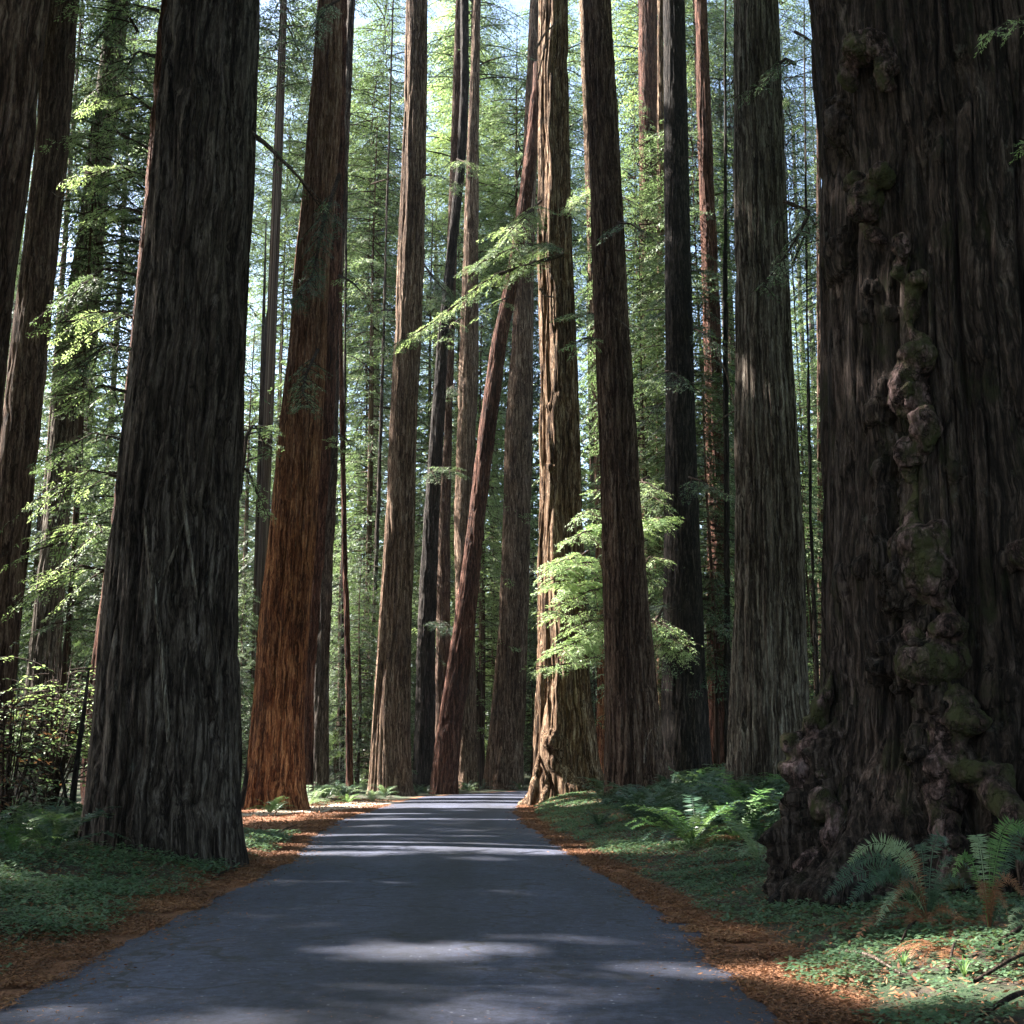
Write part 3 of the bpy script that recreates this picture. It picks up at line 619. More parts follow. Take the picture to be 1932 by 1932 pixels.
# ------------------------------------------------------------------ foliage
def spray(g, p0, d, L, rise=0.15, droop=0.35, dens=1.0, kl=0.16, seed=None, kw=0.33, width=0.36, side=None):
    """one feathery redwood bough: flat side shoots, each with needle tufts on both sides"""
    d = unit(np.array(d, float)); up = np.array([0, 0, 1.0]); sd = unit(np.cross(d, up)) if side is None else side
    r = rng
    n2 = max(6, int(L / 0.13 * dens))
    s = np.sort(r.uniform(0.1, 1, n2)); sg = np.where(np.arange(n2) % 2 == 0, 1, -1)
    bend = r.normal(0, 0.06)
    def ax(s): 
        s = np.asarray(s)[:, None]
        return p0 + d * L * s + up * L * (rise * s - droop * s * s) + sd * bend * L * s * s
    g.tube(ax(np.linspace(0, 1, 6)), np.linspace(0.012 + 0.009 * L, 0.004, 6), 4, 1)
    A = ax(s); T = unit(ax(s + 0.02) - A)
    L2 = (width * L * (1 - s) ** 0.75 * r.uniform(0.55, 1.1, n2) + 0.14)
    ang = np.radians(r.uniform(42, 66, n2))
    D2 = unit(T * np.cos(ang)[:, None] + sd[None] * (np.sin(ang) * sg)[:, None] + up * r.normal(-0.08, 0.12, n2)[:, None])
    step = 0.62 * kl / max(dens, 0.5)
    cnt = np.maximum(2, (L2 / step).astype(int))
    idx = np.repeat(np.arange(n2), cnt); k = np.concatenate([np.arange(c) for c in cnt])
    u = (k + r.uniform(0, 1, len(k))) / cnt[idx]
    P = A[idx] + D2[idx] * (L2[idx] * u)[:, None] - up * (0.18 * L2[idx] * u * u)[:, None]
    s3 = np.where(k % 2 == 0, 1, -1); nrm = unit(np.cross(D2[idx], sd[None] * 0.3 + T[idx]) + r.normal(0, 0.25, (len(k), 3)))
    sidev = unit(np.cross(nrm, D2[idx]))
    a3 = np.radians(r.uniform(25, 60, len(k)))
    D3 = unit(D2[idx] * np.cos(a3)[:, None] + sidev * (np.sin(a3) * s3)[:, None] - up * r.uniform(0, 0.3, len(k))[:, None])
    S3 = unit(np.cross(D3, nrm))
    LL = kl * r.uniform(0.6, 1.35, len(k)) * (1 - 0.35 * u)
    g.kites(P, D3, S3, LL, LL * kw)

def crown(name, H, R, nb, dens, kl, shape, seed):
    """boughs round a stem: needles in one mesh, limbs in another"""
    global rng
    rng = np.random.default_rng(seed); g = Geo()
    for b in range(nb):
        q = (b + rng.random()) / nb; z = H * q
        if shape == 'spire': rad = R * (1 - q) ** 0.7 + 0.5
        elif shape == 'column': rad = R * (0.55 + 0.45 * math.sin(math.pi * min(1, q * 1.05))) * (1.0 if q < 0.85 else (1 - q) / 0.15 * 0.8 + 0.2)
        else: rad = R * math.sin(math.pi * (0.12 + 0.85 * q)) + 0.3
        rad *= rng.uniform(0.6, 1.15) * (1 + 0.45 * math.sin(z * 1.1 + seed) * math.sin(b * 2.4))
        az = b * 2.399 + rng.normal(0, 0.4)
        d = np.array([math.cos(az), math.sin(az), 0])
        spray(g, np.array([0, 0, z]) + d * 0.1, d, max(0.6, rad), rise=rng.uniform(-0.05, 0.25), droop=rng.uniform(0.3, 0.75), dens=dens, kl=kl, kw=0.3)
    return g.mesh(name, mats=(M['needles'], M['twig']))

VAR = {}
for k, a in {'tall1': (30, 5.4, 190, 1.25, 0.27, 'column', 11), 'tall2': (30, 4.7, 170, 1.25, 0.27, 'column', 12), 'tall3': (26, 4.7, 165, 1.3, 0.26, 'spire', 13),
             'mid1': (14, 3.6, 120, 1.5, 0.19, 'spire', 14), 'mid2': (14, 3.2, 110, 1.5, 0.19, 'column', 15), 'low1': (6, 2.6, 60, 1.2, 0.16, 'bush', 16), 'low2': (5, 2.2, 50, 1.2, 0.16, 'bush', 17)}.items():
    VAR[k] = crown('crown', *a)
cheap = {}
def stem_mesh(r):
    """a tapering stem one unit high, scaled to each tree"""
    if r in cheap: return cheap[r]
    g = Geo(); z = np.linspace(-0.03, 1, 18); g.tube(np.stack([0.12 * np.sin(z * 6), 0.1 * np.cos(z * 5), z], 1), r * (1 - 0.9 * np.clip(z, 0, 1)) * (1 + 0.5 * np.exp(-(z + .03) * 30)), 14)
    cheap[r] = g.mesh('trunk', True, (M['bark_brown'],)); return cheap[r]

def put_crown(e, var, z, s, rz, mat='needles', sz=None, name='crown'):
    me = VAR[var]
    key = (var, mat)
    if key not in cheap:
        c = me.copy(); c.materials[0] = M[mat]; cheap[key] = c
    o = link(name, cheap[key], None, e, (0, 0, z)); o.scale = (s, s, sz or s); o.rotation_euler = (0, 0, rz)
    return o

def cast_gap(px):
    names = [(-999, 'left edge'), (100, 'slender trunk'), (320, 'furrowed trunk'), (540, 'orange trunk'), (750, 'tapering trunk'),
             (880, 'leaning trunk'), (960, 'straight dark trunk'), (1055, 'sunlit trunk'), (1180, 'left leaning trunk'), (1290, 'charred trunk'), (1445, 'silver trunk'), (1750, 'burled giant')]
    for a, b in zip(names, names[1:]):
        if px < b[0]: return a[1], b[1]
    return names[-1][1], 'right edge'

r2 = random.Random(5)
bgspec = []
# (px, D, kind, z0, scale, material)
def bgtree(px, D, var, z0, s, mat, trunk_r=0.35, sz=None, keep=False):
    x = (px - 966) / F * D
    if left_edge(D) - 1.5 < x < right_edge(D) + 1.5 and D < 96: return
    for kk in ('H', 'H2', 'K', 'Lk', 'P', 'Nn', 'O', 'M2', 'E3', 'G', 'I'):   # leave the trunks one can tell apart in view
        Dt = TREES[kk][3]; pr = TREES[kk][4]; mx_ = float(np.interp(900, [r_[0] for r_ in pr], [(r_[1] + r_[2]) / 2 for r_ in pr]))
        if D < Dt + 4 and abs(px - mx_) < (100 if kk in ('Lk', 'K', 'H', 'I') else 60) * 80 / D and not var.startswith('low') and not keep: return
    H = z0 + {'tall1': 30, 'tall2': 30, 'tall3': 26, 'mid1': 14, 'mid2': 14, 'low1': 6, 'low2': 5}[var] * (sz or s)
    for hh in np.linspace(z0, H, 12):                              # keep out of the sun's way to the road bend and the sunlit trunk
        u_, v_ = x - SUN[0] / SUN[2] * hh, D - SUN[1] / SUN[2] * hh
        if (-12 < u_ < 4 and 44 < v_ < 68) or (-13 < u_ < -2 and 33 < v_ < 46) or (3 <= u_ < 42 and abs(v_ - (51 - 0.43 * (u_ - 2))) < 4.0): return
    z = float(ground_z(x, D)); a, b = cast_gap(px)
    size = 'slender tall' if var.startswith('tall') else ('leafy young' if var.startswith('mid') else 'bushy low')
    far = 'far' if D > 85 else 'nearer'
    grp = f'{far} {size} trees between {a} and {b}'
    nm = 'redwood_tree' if var.startswith('tall') else ('young_redwood' if var.startswith('mid') else 'bushy_sapling')
    e = empty(nm, (x, D, z), f'{size} {"tree" if not var.startswith("low") else "sapling"} in the {far} tangle between {a} and {b}', 'tree' if not var.startswith('low') else 'sapling', grp)
    H = z0 + {'tall1': 30, 'tall2': 30, 'tall3': 26, 'mid1': 14, 'mid2': 14, 'low1': 6, 'low2': 5}[var] * (sz or s)
    st = link('trunk', stem_mesh(trunk_r), None, e); st.scale = (1, 1, H)
    put_crown(e, var, z0, s, r2.uniform(0, 6.28), mat, sz)

for k in range(62):       # the deep forest: tall trees
    px = -80 + 2090 * ((k * 0.618) % 1); D = r2.uniform(92, 165)
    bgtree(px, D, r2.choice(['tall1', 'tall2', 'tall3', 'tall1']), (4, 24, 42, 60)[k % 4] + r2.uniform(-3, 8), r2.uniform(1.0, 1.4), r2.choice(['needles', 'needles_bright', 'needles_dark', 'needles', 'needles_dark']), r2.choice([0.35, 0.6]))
for k in range(54):       # second storey
    px = -80 + 2090 * ((k * 0.618 + .3) % 1); D = r2.uniform(80, 125)
    bgtree(px, D, r2.choice(['tall3', 'mid1', 'tall2', 'mid2']), r2.uniform(1, 16), r2.uniform(0.85, 1.3), r2.choice(['needles', 'needles_dark']), 0.3)
for k in range(85):       # young growth near the ground
    px = -80 + 2090 * ((k * 0.618 + .55) % 1); D = r2.uniform(66, 135)
    bgtree(px, D, r2.choice(['mid1', 'mid2', 'low1', 'mid2', 'low2']), r2.uniform(0.1, 0.9), r2.uniform(0.8, 1.3), r2.choice(['needles_dark', 'needles_dark', 'needles']), 0.1)
for px, D, var, z0, s, mat in [(700, 118, 'tall1', 52, 1.3, 'needles'), (860, 122, 'tall2', 56, 1.3, 'needles_bright'), (945, 120, 'tall3', 50, 1.1, 'needles_bright'), (1088, 112, 'tall3', 50, 1.1, 'needles_bright'), (1188, 116, 'tall1', 50, 1.3, 'needles'), (1420, 112, 'tall2', 48, 1.3, 'needles_dark'), (1530, 112, 'tall1', 48, 1.3, 'needles'), (640, 126, 'tall1', 44, 1.3, 'needles_bright'), (560, 112, 'tall2', 48, 1.2, 'needles'), (510, 116, 'tall1', 44, 1.2, 'needles'), (1320, 118, 'tall1', 50, 1.3, 'needles'),
                               (150, 36, 'mid1', 1, .9, 'needles_bright'), (215, 33, 'mid2', 4, .7, 'needles'), (90, 52, 'mid2', 2, 1.3, 'needles'), (160, 56, 'tall2', 6, .9, 'needles'), (240, 50, 'mid1', 3, 1.2, 'needles_dark'), (60, 44, 'mid1', 8, 1.2, 'needles'), (100, 60, 'tall1', 18, .9, 'needles'), (500, 58, 'mid1', 0.5, 1.0, 'needles_dark'), (690, 92, 'tall3', 4, 1, 'needles'), (840, 98, 'tall2', 8, .9, 'needles'), (930, 106, 'tall3', 12, 1, 'needles'), (900, 108, 'tall1', 28, 1.1, 'needles_bright'), (965, 106, 'tall2', 20, 1.1, 'needles_bright'), (680, 100, 'tall1', 30, 1.2, 'needles_dark'), (860, 105, 'tall1', 40, 1.2, 'needles_bright'), (1085, 80, 'tall3', 6, 1.1, 'needles'), (1220, 70, 'tall1', 16, .9, 'needles'), (1340, 66, 'tall1', 14, .9, 'needles'), (180, 40, 'mid2', 8, 1.0, 'needles'), (120, 44, 'mid2', 15, 1.2, 'needles'), (250, 44, 'mid1', 16, 1.2, 'needles'),
                               (520, 70, 'tall2', 12, .8, 'needles'), (680, 78, 'mid1', 1, 1., 'needles_dark'),
                               (1180, 62, 'mid2', 3, 1.1, 'needles'), (1290, 60, 'mid1', 7, 1.0, 'needles'), (1225, 66, 'tall2', 10, .7, 'needles'), (1345, 58, 'mid1', 5, 1.1, 'needles_dark'), (1300, 60, 'mid2', 14, 1.1, 'needles_dark'),
                               (1530, 66, 'mid1', 1, 1.1, 'needles'), (1520, 74, 'tall3', 10, .8, 'needles'), (930, 104, 'mid2', 2, 1.2, 'needles_bright'), (1010, 108, 'mid1', 1, 1.4, 'needles')]:
    bgtree(px, D, var, z0, s, mat, 0.12, keep=D < 75)

# the far wood that closes the view: one mass
rf = np.random.default_rng(31); n = 150000
x = rf.uniform(-150, 150, n); y = rf.uniform(150, 215, n); h = 95 * rf.random(n) ** 2.1
k = noise(x * .09, y * .05, h * .05) + .5 * noise(x * .3, y * .2, h * .2) + (.62 - h / 75) > rf.normal(0, .25, n); x, y, h = x[k], y[k], h[k]; n = len(x)
g = Geo(); d_ = unit(rf.normal(0, 1, (n, 3)) * [1, 1, .35]); s_ = unit(np.cross(d_, rf.normal(0, 1, (n, 3)))); L_ = rf.uniform(.7, 1.7, n)
g.kites(np.stack([x, y, h], 1), d_, s_, L_, L_ * .45)
n = 210000; x = rf.uniform(-150, 150, n); y = rf.uniform(148, 190, n); h = rf.uniform(-1, 52, n)
k = noise(x * .12, y * .08, h * .07) + .6 * noise(x * .35, y * .2, h * .3) + (1.0 - h / 45) > rf.normal(0, .2, n); x, y, h = x[k], y[k], h[k]; n = len(x)
d_ = unit(rf.normal(0, 1, (n, 3)) * [1, 1, .35]); s_ = unit(np.cross(d_, rf.normal(0, 1, (n, 3)))); L_ = rf.uniform(.7, 1.6, n)
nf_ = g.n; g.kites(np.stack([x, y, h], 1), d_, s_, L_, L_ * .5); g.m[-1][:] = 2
for k in range(40):
    a_, b_, r_ = rf.uniform(-130, 130), rf.uniform(148, 200), rf.uniform(.5, 1.3); g.tube([(a_, b_, -1), (a_ + .5, b_, 30), (a_ + 1, b_, 100)], [r_, r_ * .8, r_ * .4], 10, 1)
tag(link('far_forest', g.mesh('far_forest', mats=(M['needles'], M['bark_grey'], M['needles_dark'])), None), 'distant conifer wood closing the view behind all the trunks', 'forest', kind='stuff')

# boughs that the photo shows one by one, each on the tree that carries it
def bough(key, pts_px, D, L=None, mat='needles_bright', kl=0.17, n=None, dens=1.0, label=None):
    """pts_px: (x0,y0)->(x1,y1) line of the limb; side sprays fan out of it"""
    e, base = TREES[key][0], TREES[key][1]
    g = Geo()
    D0, D1 = D if isinstance(D, tuple) else (D, D)
    P = np.array([pix(x, y, D0 + (D1 - D0) * i / (len(pts_px) - 1)) for i, (x, y) in enumerate(pts_px)])
    tot = np.linalg.norm(np.diff(P, axis=0), axis=1).sum()
    s = np.linspace(0, 1, len(P)); t_ = np.linspace(0, 1, 14)
    A = np.stack([np.interp(t_, s, P[:, k]) for k in range(3)], 1)
    g.tube(A, np.linspace(0.03 + 0.008 * tot, 0.01, 14), 6, 1)
    n = n or int(tot / 0.2)
    for k in range(n):
        u = 0.12 + 0.88 * (k + rng.random()) / n
        p = np.array([np.interp(u, t_, A[:, q]) for q in range(3)])
        dd = unit(P[-1] - P[0]); sidev = np.array([-dd[1], dd[0], 0]); sgn = 1 if k % 2 else -1
        d = dd * rng.uniform(0.4, 1) + sidev * sgn * rng.uniform(0.3, 1.0) + np.array([0, 0, rng.uniform(-0.35, 0.15)])
        spray(g, p, d, (L or 1.5) * rng.uniform(0.6, 1.15) * (1.15 - 0.5 * u), rise=0.05, droop=0.25, dens=dens * 1.7, kl=kl * 0.75, kw=0.29)
    f = link('bough', g.mesh('bough', mats=(M[mat], M['twig'])), None, e, -base)
    if label: f['label'] = label
    return f

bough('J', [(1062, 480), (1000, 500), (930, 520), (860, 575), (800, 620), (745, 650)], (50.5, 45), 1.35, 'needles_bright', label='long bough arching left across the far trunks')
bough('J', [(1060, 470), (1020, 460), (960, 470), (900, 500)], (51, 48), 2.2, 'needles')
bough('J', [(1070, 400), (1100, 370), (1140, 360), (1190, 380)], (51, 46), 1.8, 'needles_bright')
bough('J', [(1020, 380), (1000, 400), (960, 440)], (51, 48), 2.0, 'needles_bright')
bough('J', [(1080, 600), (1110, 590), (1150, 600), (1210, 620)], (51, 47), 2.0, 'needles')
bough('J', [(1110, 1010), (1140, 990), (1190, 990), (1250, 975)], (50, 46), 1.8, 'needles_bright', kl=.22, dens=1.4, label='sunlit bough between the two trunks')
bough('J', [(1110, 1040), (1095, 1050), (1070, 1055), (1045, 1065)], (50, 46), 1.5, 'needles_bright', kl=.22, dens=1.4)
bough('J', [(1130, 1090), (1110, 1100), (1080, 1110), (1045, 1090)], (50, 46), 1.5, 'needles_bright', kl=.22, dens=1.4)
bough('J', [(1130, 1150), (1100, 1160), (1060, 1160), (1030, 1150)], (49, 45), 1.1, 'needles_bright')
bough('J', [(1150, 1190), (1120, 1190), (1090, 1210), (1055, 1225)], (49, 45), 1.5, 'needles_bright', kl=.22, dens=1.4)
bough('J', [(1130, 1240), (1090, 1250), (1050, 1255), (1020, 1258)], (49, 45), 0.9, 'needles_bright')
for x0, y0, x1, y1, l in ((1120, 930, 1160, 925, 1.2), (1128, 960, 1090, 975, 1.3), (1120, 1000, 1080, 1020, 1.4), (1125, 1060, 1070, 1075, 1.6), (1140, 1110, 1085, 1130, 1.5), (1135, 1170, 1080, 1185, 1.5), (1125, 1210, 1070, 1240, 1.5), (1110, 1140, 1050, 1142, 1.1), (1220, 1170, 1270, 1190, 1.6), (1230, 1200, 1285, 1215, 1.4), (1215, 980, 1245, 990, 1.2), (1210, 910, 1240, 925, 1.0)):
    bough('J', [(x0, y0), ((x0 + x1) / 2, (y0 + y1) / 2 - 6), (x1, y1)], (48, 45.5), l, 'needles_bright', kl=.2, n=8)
bough('P', [(1250, 1150), (1230, 1180), (1250, 1205), (1290, 1230)], (50, 46), 1.5, 'needles_bright')
bough('P', [(1255, 1060), (1225, 1050), (1215, 1070), (1235, 1110)], (50, 47), 1.3, 'needles_bright')
bough('Nn', [(1225, 900), (1210, 905), (1225, 930), (1250, 950)], (50, 47), 1.3, 'needles_bright')
bough('Qt', [(1480, 380), (1530, 400), (1490, 470), (1440, 540)], (31, 29), 1.2, 'needles', kl=.13)
bough('Qt', [(1500, 120), (1480, 110), (1450, 150), (1405, 175)], (31, 29), 1.0, 'needles', kl=.13)
bough('Qt', [(1500, 60), (1520, 70), (1545, 90), (1560, 130)], (36, 34), 1.4, 'needles_bright', kl=.13)
bough('Qt', [(1495, 500), (1520, 440), (1540, 420), (1560, 410)], (36, 34), 1.6, 'needles', kl=.13)
bough('S', [(1990, 10), (1950, 25), (1905, 40), (1870, 60)], (11.5, 11), .35, 'needles_bright', kl=.07, dens=1.6)
bough('S', [(1985, 270), (1960, 275), (1940, 270), (1925, 260)], (11.5, 11.3), .22, 'needles_bright', kl=.06, dens=1.6)
bough('E', [(640, 0), (620, 10), (600, 40), (590, 70)], (44, 42), 1.4, 'needles')
bough('E', [(640, 330), (610, 420), (590, 520), (560, 560)], (42, 38), 1.2, 'needles_dark')
bough('E', [(600, 660), (580, 700), (570, 740), (585, 765)], (42, 38), 1.0, 'needles')
bough('C', [(455, 240), (500, 270), (560, 330), (610, 400)], (20, 24), .7, 'needles', kl=.12, n=5)
bough('C', [(455, 880), (470, 890), (480, 920), (500, 960)], (24, 24), .8, 'needles_bright', kl=.12)
bough('C', [(452, 930), (465, 820), (480, 800), (505, 850)], (24, 26), .9, 'needles', kl=.12)
for a in [((260, 60), (200, 20), 28), ((300, 110), (220, 150), 30), ((290, 210), (200, 190), 30), ((285, 340), (180, 330), 30), ((265, 400), (160, 430), 31), ((260, 520), (130, 560), 30), ((255, 600), (130, 610), 28), ((250, 660), (150, 700), 27),
          ((240, 740), (140, 760), 27), ((235, 830), (120, 850), 27), ((225, 900), (110, 930), 27), ((215, 1000), (100, 1030), 28), ((210, 1080), (90, 1110), 28), ((300, 20), (180, 80), 34), ((280, 280), (150, 260), 34)]:
    (x0, y0), (x1, y1), D = a
    bough('C2', [(x0, y0), ((x0 + x1) / 2, min(y0, y1) - 14), (x1, y1)], (D, D - 1.5), 1.5, r2.choice(['needles_bright', 'needles_bright', 'needles']), kl=.15)
bough('G', [(800, 500), (830, 540), (850, 560)], (66, 64), 2, 'needles')
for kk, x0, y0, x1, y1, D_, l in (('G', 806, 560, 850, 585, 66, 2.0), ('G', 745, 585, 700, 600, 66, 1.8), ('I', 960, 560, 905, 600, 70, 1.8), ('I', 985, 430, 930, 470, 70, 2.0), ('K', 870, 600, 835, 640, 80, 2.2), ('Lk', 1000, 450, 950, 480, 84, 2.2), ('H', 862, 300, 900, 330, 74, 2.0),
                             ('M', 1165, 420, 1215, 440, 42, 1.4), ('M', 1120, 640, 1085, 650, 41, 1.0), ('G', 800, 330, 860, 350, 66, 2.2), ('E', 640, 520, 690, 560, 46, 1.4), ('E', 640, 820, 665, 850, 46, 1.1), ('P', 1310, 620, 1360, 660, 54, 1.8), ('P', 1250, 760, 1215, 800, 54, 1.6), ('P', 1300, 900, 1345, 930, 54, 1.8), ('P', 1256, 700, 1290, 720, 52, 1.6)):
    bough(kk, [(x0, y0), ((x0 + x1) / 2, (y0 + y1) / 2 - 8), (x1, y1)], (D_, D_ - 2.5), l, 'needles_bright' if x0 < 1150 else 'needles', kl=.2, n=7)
bough('K', [(860, 720), (850, 735), (830, 750)], (84, 82), 1.6, 'needles')
bough('H', [(800, 900), (830, 880), (850, 890)], (78, 76), 2, 'needles')
bough('H', [(800, 1180), (830, 1170), (850, 1190)], (78, 76), 1.8, 'needles_dark')
bough('Lk', [(990, 1320), (975, 1325), (962, 1335)], (90, 88), 1.2, 'needles')
# bare dead sticks on the trunks
def dead(key, pts, D, r0=0.02):
    e, base = TREES[key][0], TREES[key][1]
    P = [pix(x, y, D) for x, y in pts]
    limb_path(P, list(np.linspace(r0, r0 * 0.3, len(P))), 'dead_branch', 'deadwood', e, base, 5)
for k in range(30):
    x0, y0 = r2.uniform(1060, 1240), r2.uniform(1130, 1290); a = r2.uniform(0, 6.28); l = r2.uniform(14, 34)
    dead('J', [(x0, y0), (x0 + l * .5 * math.cos(a), y0 + l * .4 * math.sin(a) + 4), (x0 + l * math.cos(a), y0 + l * math.sin(a) + r2.uniform(-6, 12))], 47, .022)
dead('J', [(1010, 95), (1030, 60), (1048, 45), (1058, 28)], 49.5, .06); dead('J', [(1015, 150), (1025, 100), (1045, 50)], 49.5, .04)
dead('J', [(1018, 545), (1030, 560), (1055, 560)], 49, .05); dead('J', [(1040, 590), (1050, 560), (1060, 520)], 49, .03)
dead('C', [(472, 246), (520, 290), (580, 350), (610, 385)], 20, .03); dead('B', [(127, 365), (110, 372), (98, 362)], 33, .03)
dead('B', [(110, 20), (118, 24), (128, 18)], 33, .03); dead('M', [(1160, 600), (1180, 612), (1192, 626)], 42, .03); dead('M', [(1215, 1440), (1218, 1400), (1228, 1376), (1248, 1370)], 41.6, .03)
dead('G', [(700, 348), (730, 338), (752, 332)], 69, .06); dead('G', [(800, 470), (800, 510), (796, 540)], 69, .06)
dead('Qt', [(1386, 765), (1370, 700), (1345, 650), (1335, 640)], 33, .03); dead('Qt', [(1386, 775), (1360, 790), (1325, 830)], 33, .03)

# ------------------------------------------------------------------ unseen canopy added left of frame to block sun, gaps cut for lit patches
# (u, v) = where the sun's ray through a point meets the ground
kx, ky = -SUN[0] / SUN[2], -SUN[1] / SUN[2]
def uv(p): p = np.asarray(p, float); return p[..., 0] + kx * p[..., 2], p[..., 1] + ky * p[..., 2]
holes = []           # (u, v, ru, rv)
def hole(p, ru, rv=None): u, v = uv(p); holes.append((u, v, ru, rv or ru))
for z in np.arange(0.3, 11, 0.7): hole((TREES['J'][1][0] - 0.9, 51, z), 1.1, 1.3)
for z in np.arange(11, 42, 0.7): hole((TREES['J'][1][0] - 1.45 - 0.012 * z, 51.6, z), 0.55 + 0.25 * math.sin(z * 1.3), 0.9)
for z in np.arange(12, 60, 1.2): hole((TREES['O'][1][0], 70, z), 1.0, 1.3)
for z in np.arange(26, 60, 1.2): hole((TREES['G'][1][0] + 1.5, 69, z), 1.5, 2.0)
for z in np.arange(1, 30, 1.0): hole((TREES['Lk'][1][0], 87, z), 2.2, 1.6)
for y, xw, half in [(1495, 6, 1.2), (1504, 7, 2.2), (1512, 6, .8), (1521, 9, 3.3), (1535, 7, .9)]:
    D = 1.05 * 1.6 * F / (y - 1446)
    for x in np.arange(-xw, 4, 0.8): hole((x, D + 0.25 * math.sin(x), 0.02), 0.9, half)
for (x0, x1, y, dy, h0) in [(440, 640, 1550, -16, 1.9), (640, 980, 1547, 0, .35), (560, 900, 1577, -2, .36), (900, 1080, 1578, 2, .2), (540, 760, 1612, 0, .4), (760, 1050, 1610, 4, .2), (1120, 1270, 1604, 6, .35),
                            (680, 860, 1806, -6, .34), (840, 960, 1800, -4, .2), (1000, 1130, 1774, 6, .1), (1230, 1400, 1834, 8, .16), (1440, 1590, 1838, 8, .4), (40, 200, 1922, -10, .1), (390, 480, 1782, 0, .05)]:
    for t_ in np.linspace(0, 1, 9):
        p = ground_hit(x0 + (x1 - x0) * t_, y + dy * t_); hole(p, 0.05 * p[1] ** 0.5 + (x1 - x0) / F * p[1] / 12, h0 * 1.25 + .04)
for x, y, r in [(1640, 1800, .42), (1760, 1820, .5), (1860, 1780, .5), (1900, 1860, .6), (1720, 1880, .5), (1640, 1880, .3), (1010, 1505, 1.2), (1080, 1500, 1.2), (1040, 1515, .8), (1325, 1458, .5), (600, 1500, 1.2), (720, 1505, 1.2),
                (850, 1497, 1.6), (100, 1500, 1.0), (30, 1495, 1.0), (60, 1610, .3), (180, 1740, .22), (520, 1590, .35), (40, 1650, .2), (1480, 1570, .18)]:
    p = ground_hit(x, y); hole(p, r)
for x, y, D, r in [(1150, 950, 46.5, 1.6), (1150, 1010, 46.5, 2.0), (1080, 1090, 46.5, 2.2), (1130, 1100, 46.5, 2.0), (1100, 1200, 46.5, 2.2), (1060, 1250, 46, 1.6), (1260, 1200, 47, 2.0), (1235, 1070, 48, 1.8), (790, 630, 45, 2.2), (860, 580, 46, 2.2), (930, 520, 47, 2.0), (1000, 480, 48, 1.5), (1120, 370, 48, 1.6), (1180, 385, 47, 1.2), (1235, 930, 48, 1.0),
                   (100, 1290, 24, 1.5), (40, 1260, 24, 1.0), (140, 1350, 24, .9), (40, 1380, 23, .5), (1420, 800, 32, .35), (1450, 850, 32, .25), (1860, 1660, 11, .22), (1700, 1640, 11.5, .25), (1660, 1690, 11, .15), (1900, 1600, 11, .18), (1150, 1130, 41, .25), (1152, 1180, 41, .25), (1128, 950, 41, .25),
                   (1800, 1400, 13.3, .2), (1850, 1460, 13.0, .2), (850, 1250, 72, 1.0), (520, 1330, 44, .7), (530, 1450, 44, .6)]:
    hole(pix(x, y, D), r)
for y in (250, 420, 600, 690, 750, 850, 930, 1010, 1090):
    for x in (110, 190): hole(pix(x, y, 28), 1.0)
for z in np.arange(1, 8, .6): hole((TREES['C2'][1][0] - 0.9, 28, z), 0.35)
for z in np.arange(2, 14, .8): hole((TREES['D1'][1][0] + z * 0.08, 47, z), 0.6)
HL = np.array(holes)
rngc = np.random.default_rng(99)
def canopy_points(n, u0, u1, v0, v1):
    out = []
    while sum(map(len, out)) < n:
        m = 60000
        u = rngc.uniform(u0, u1, m); v = rngc.uniform(v0, v1, m); h = rngc.uniform(22, 78, m)
        x = u - kx * h; y = v - ky * h
        px, py, f = project(np.stack([x, y, h], 1))
        ok = (x < -9) & ((f < 1) | (px < -90) | (py < -110) | (px > 2030))
        cl = noise(u * 0.5, v * 0.5, 0.0) * 0.6 + noise(u * 1.3, v * 1.3, h * 0.1) * 0.4
        ok &= (rngc.random(m) < 0.8 + cl)
        P = np.stack([x, y, h], 1)[ok]; uu = u[ok]; vv = v[ok]
        cut = np.zeros(len(P), bool)
        wob = 1 + 0.35 * noise(uu * 1.6, vv * 2.2, 3.0)
        for a in range(0, len(HL), 50):
            H_ = HL[a:a + 50]
            dd = ((uu[:, None] - H_[None, :, 0]) / H_[None, :, 2]) ** 2 + ((vv[:, None] - H_[None, :, 1]) / H_[None, :, 3]) ** 2
            cut |= (dd * wob[:, None] < 1).any(1)
        out.append(P[~cut])
    return np.concatenate(out)[:n]
def canopy_mesh(P, size):
    g = Geo(); n = len(P)
    d = unit(rngc.normal(0, 1, (n, 3)) * [1, 1, 0.35]); s = unit(np.cross(d, rngc.normal(0, 1, (n, 3))))
    L_ = size * rngc.uniform(0.6, 1.3, n); g.kites(P - d * L_[:, None] / 2, d, s, L_, L_ * 0.5, mid=0.5)
    return g.mesh('shade_canopy')
P = canopy_points(210000, -14, 44, 2, 64)
tag(link('shade_canopy', canopy_mesh(P, 0.62), M['canopy']), 'unseen needle canopy added left of the frame to shade the road', 'canopy', kind='stuff')

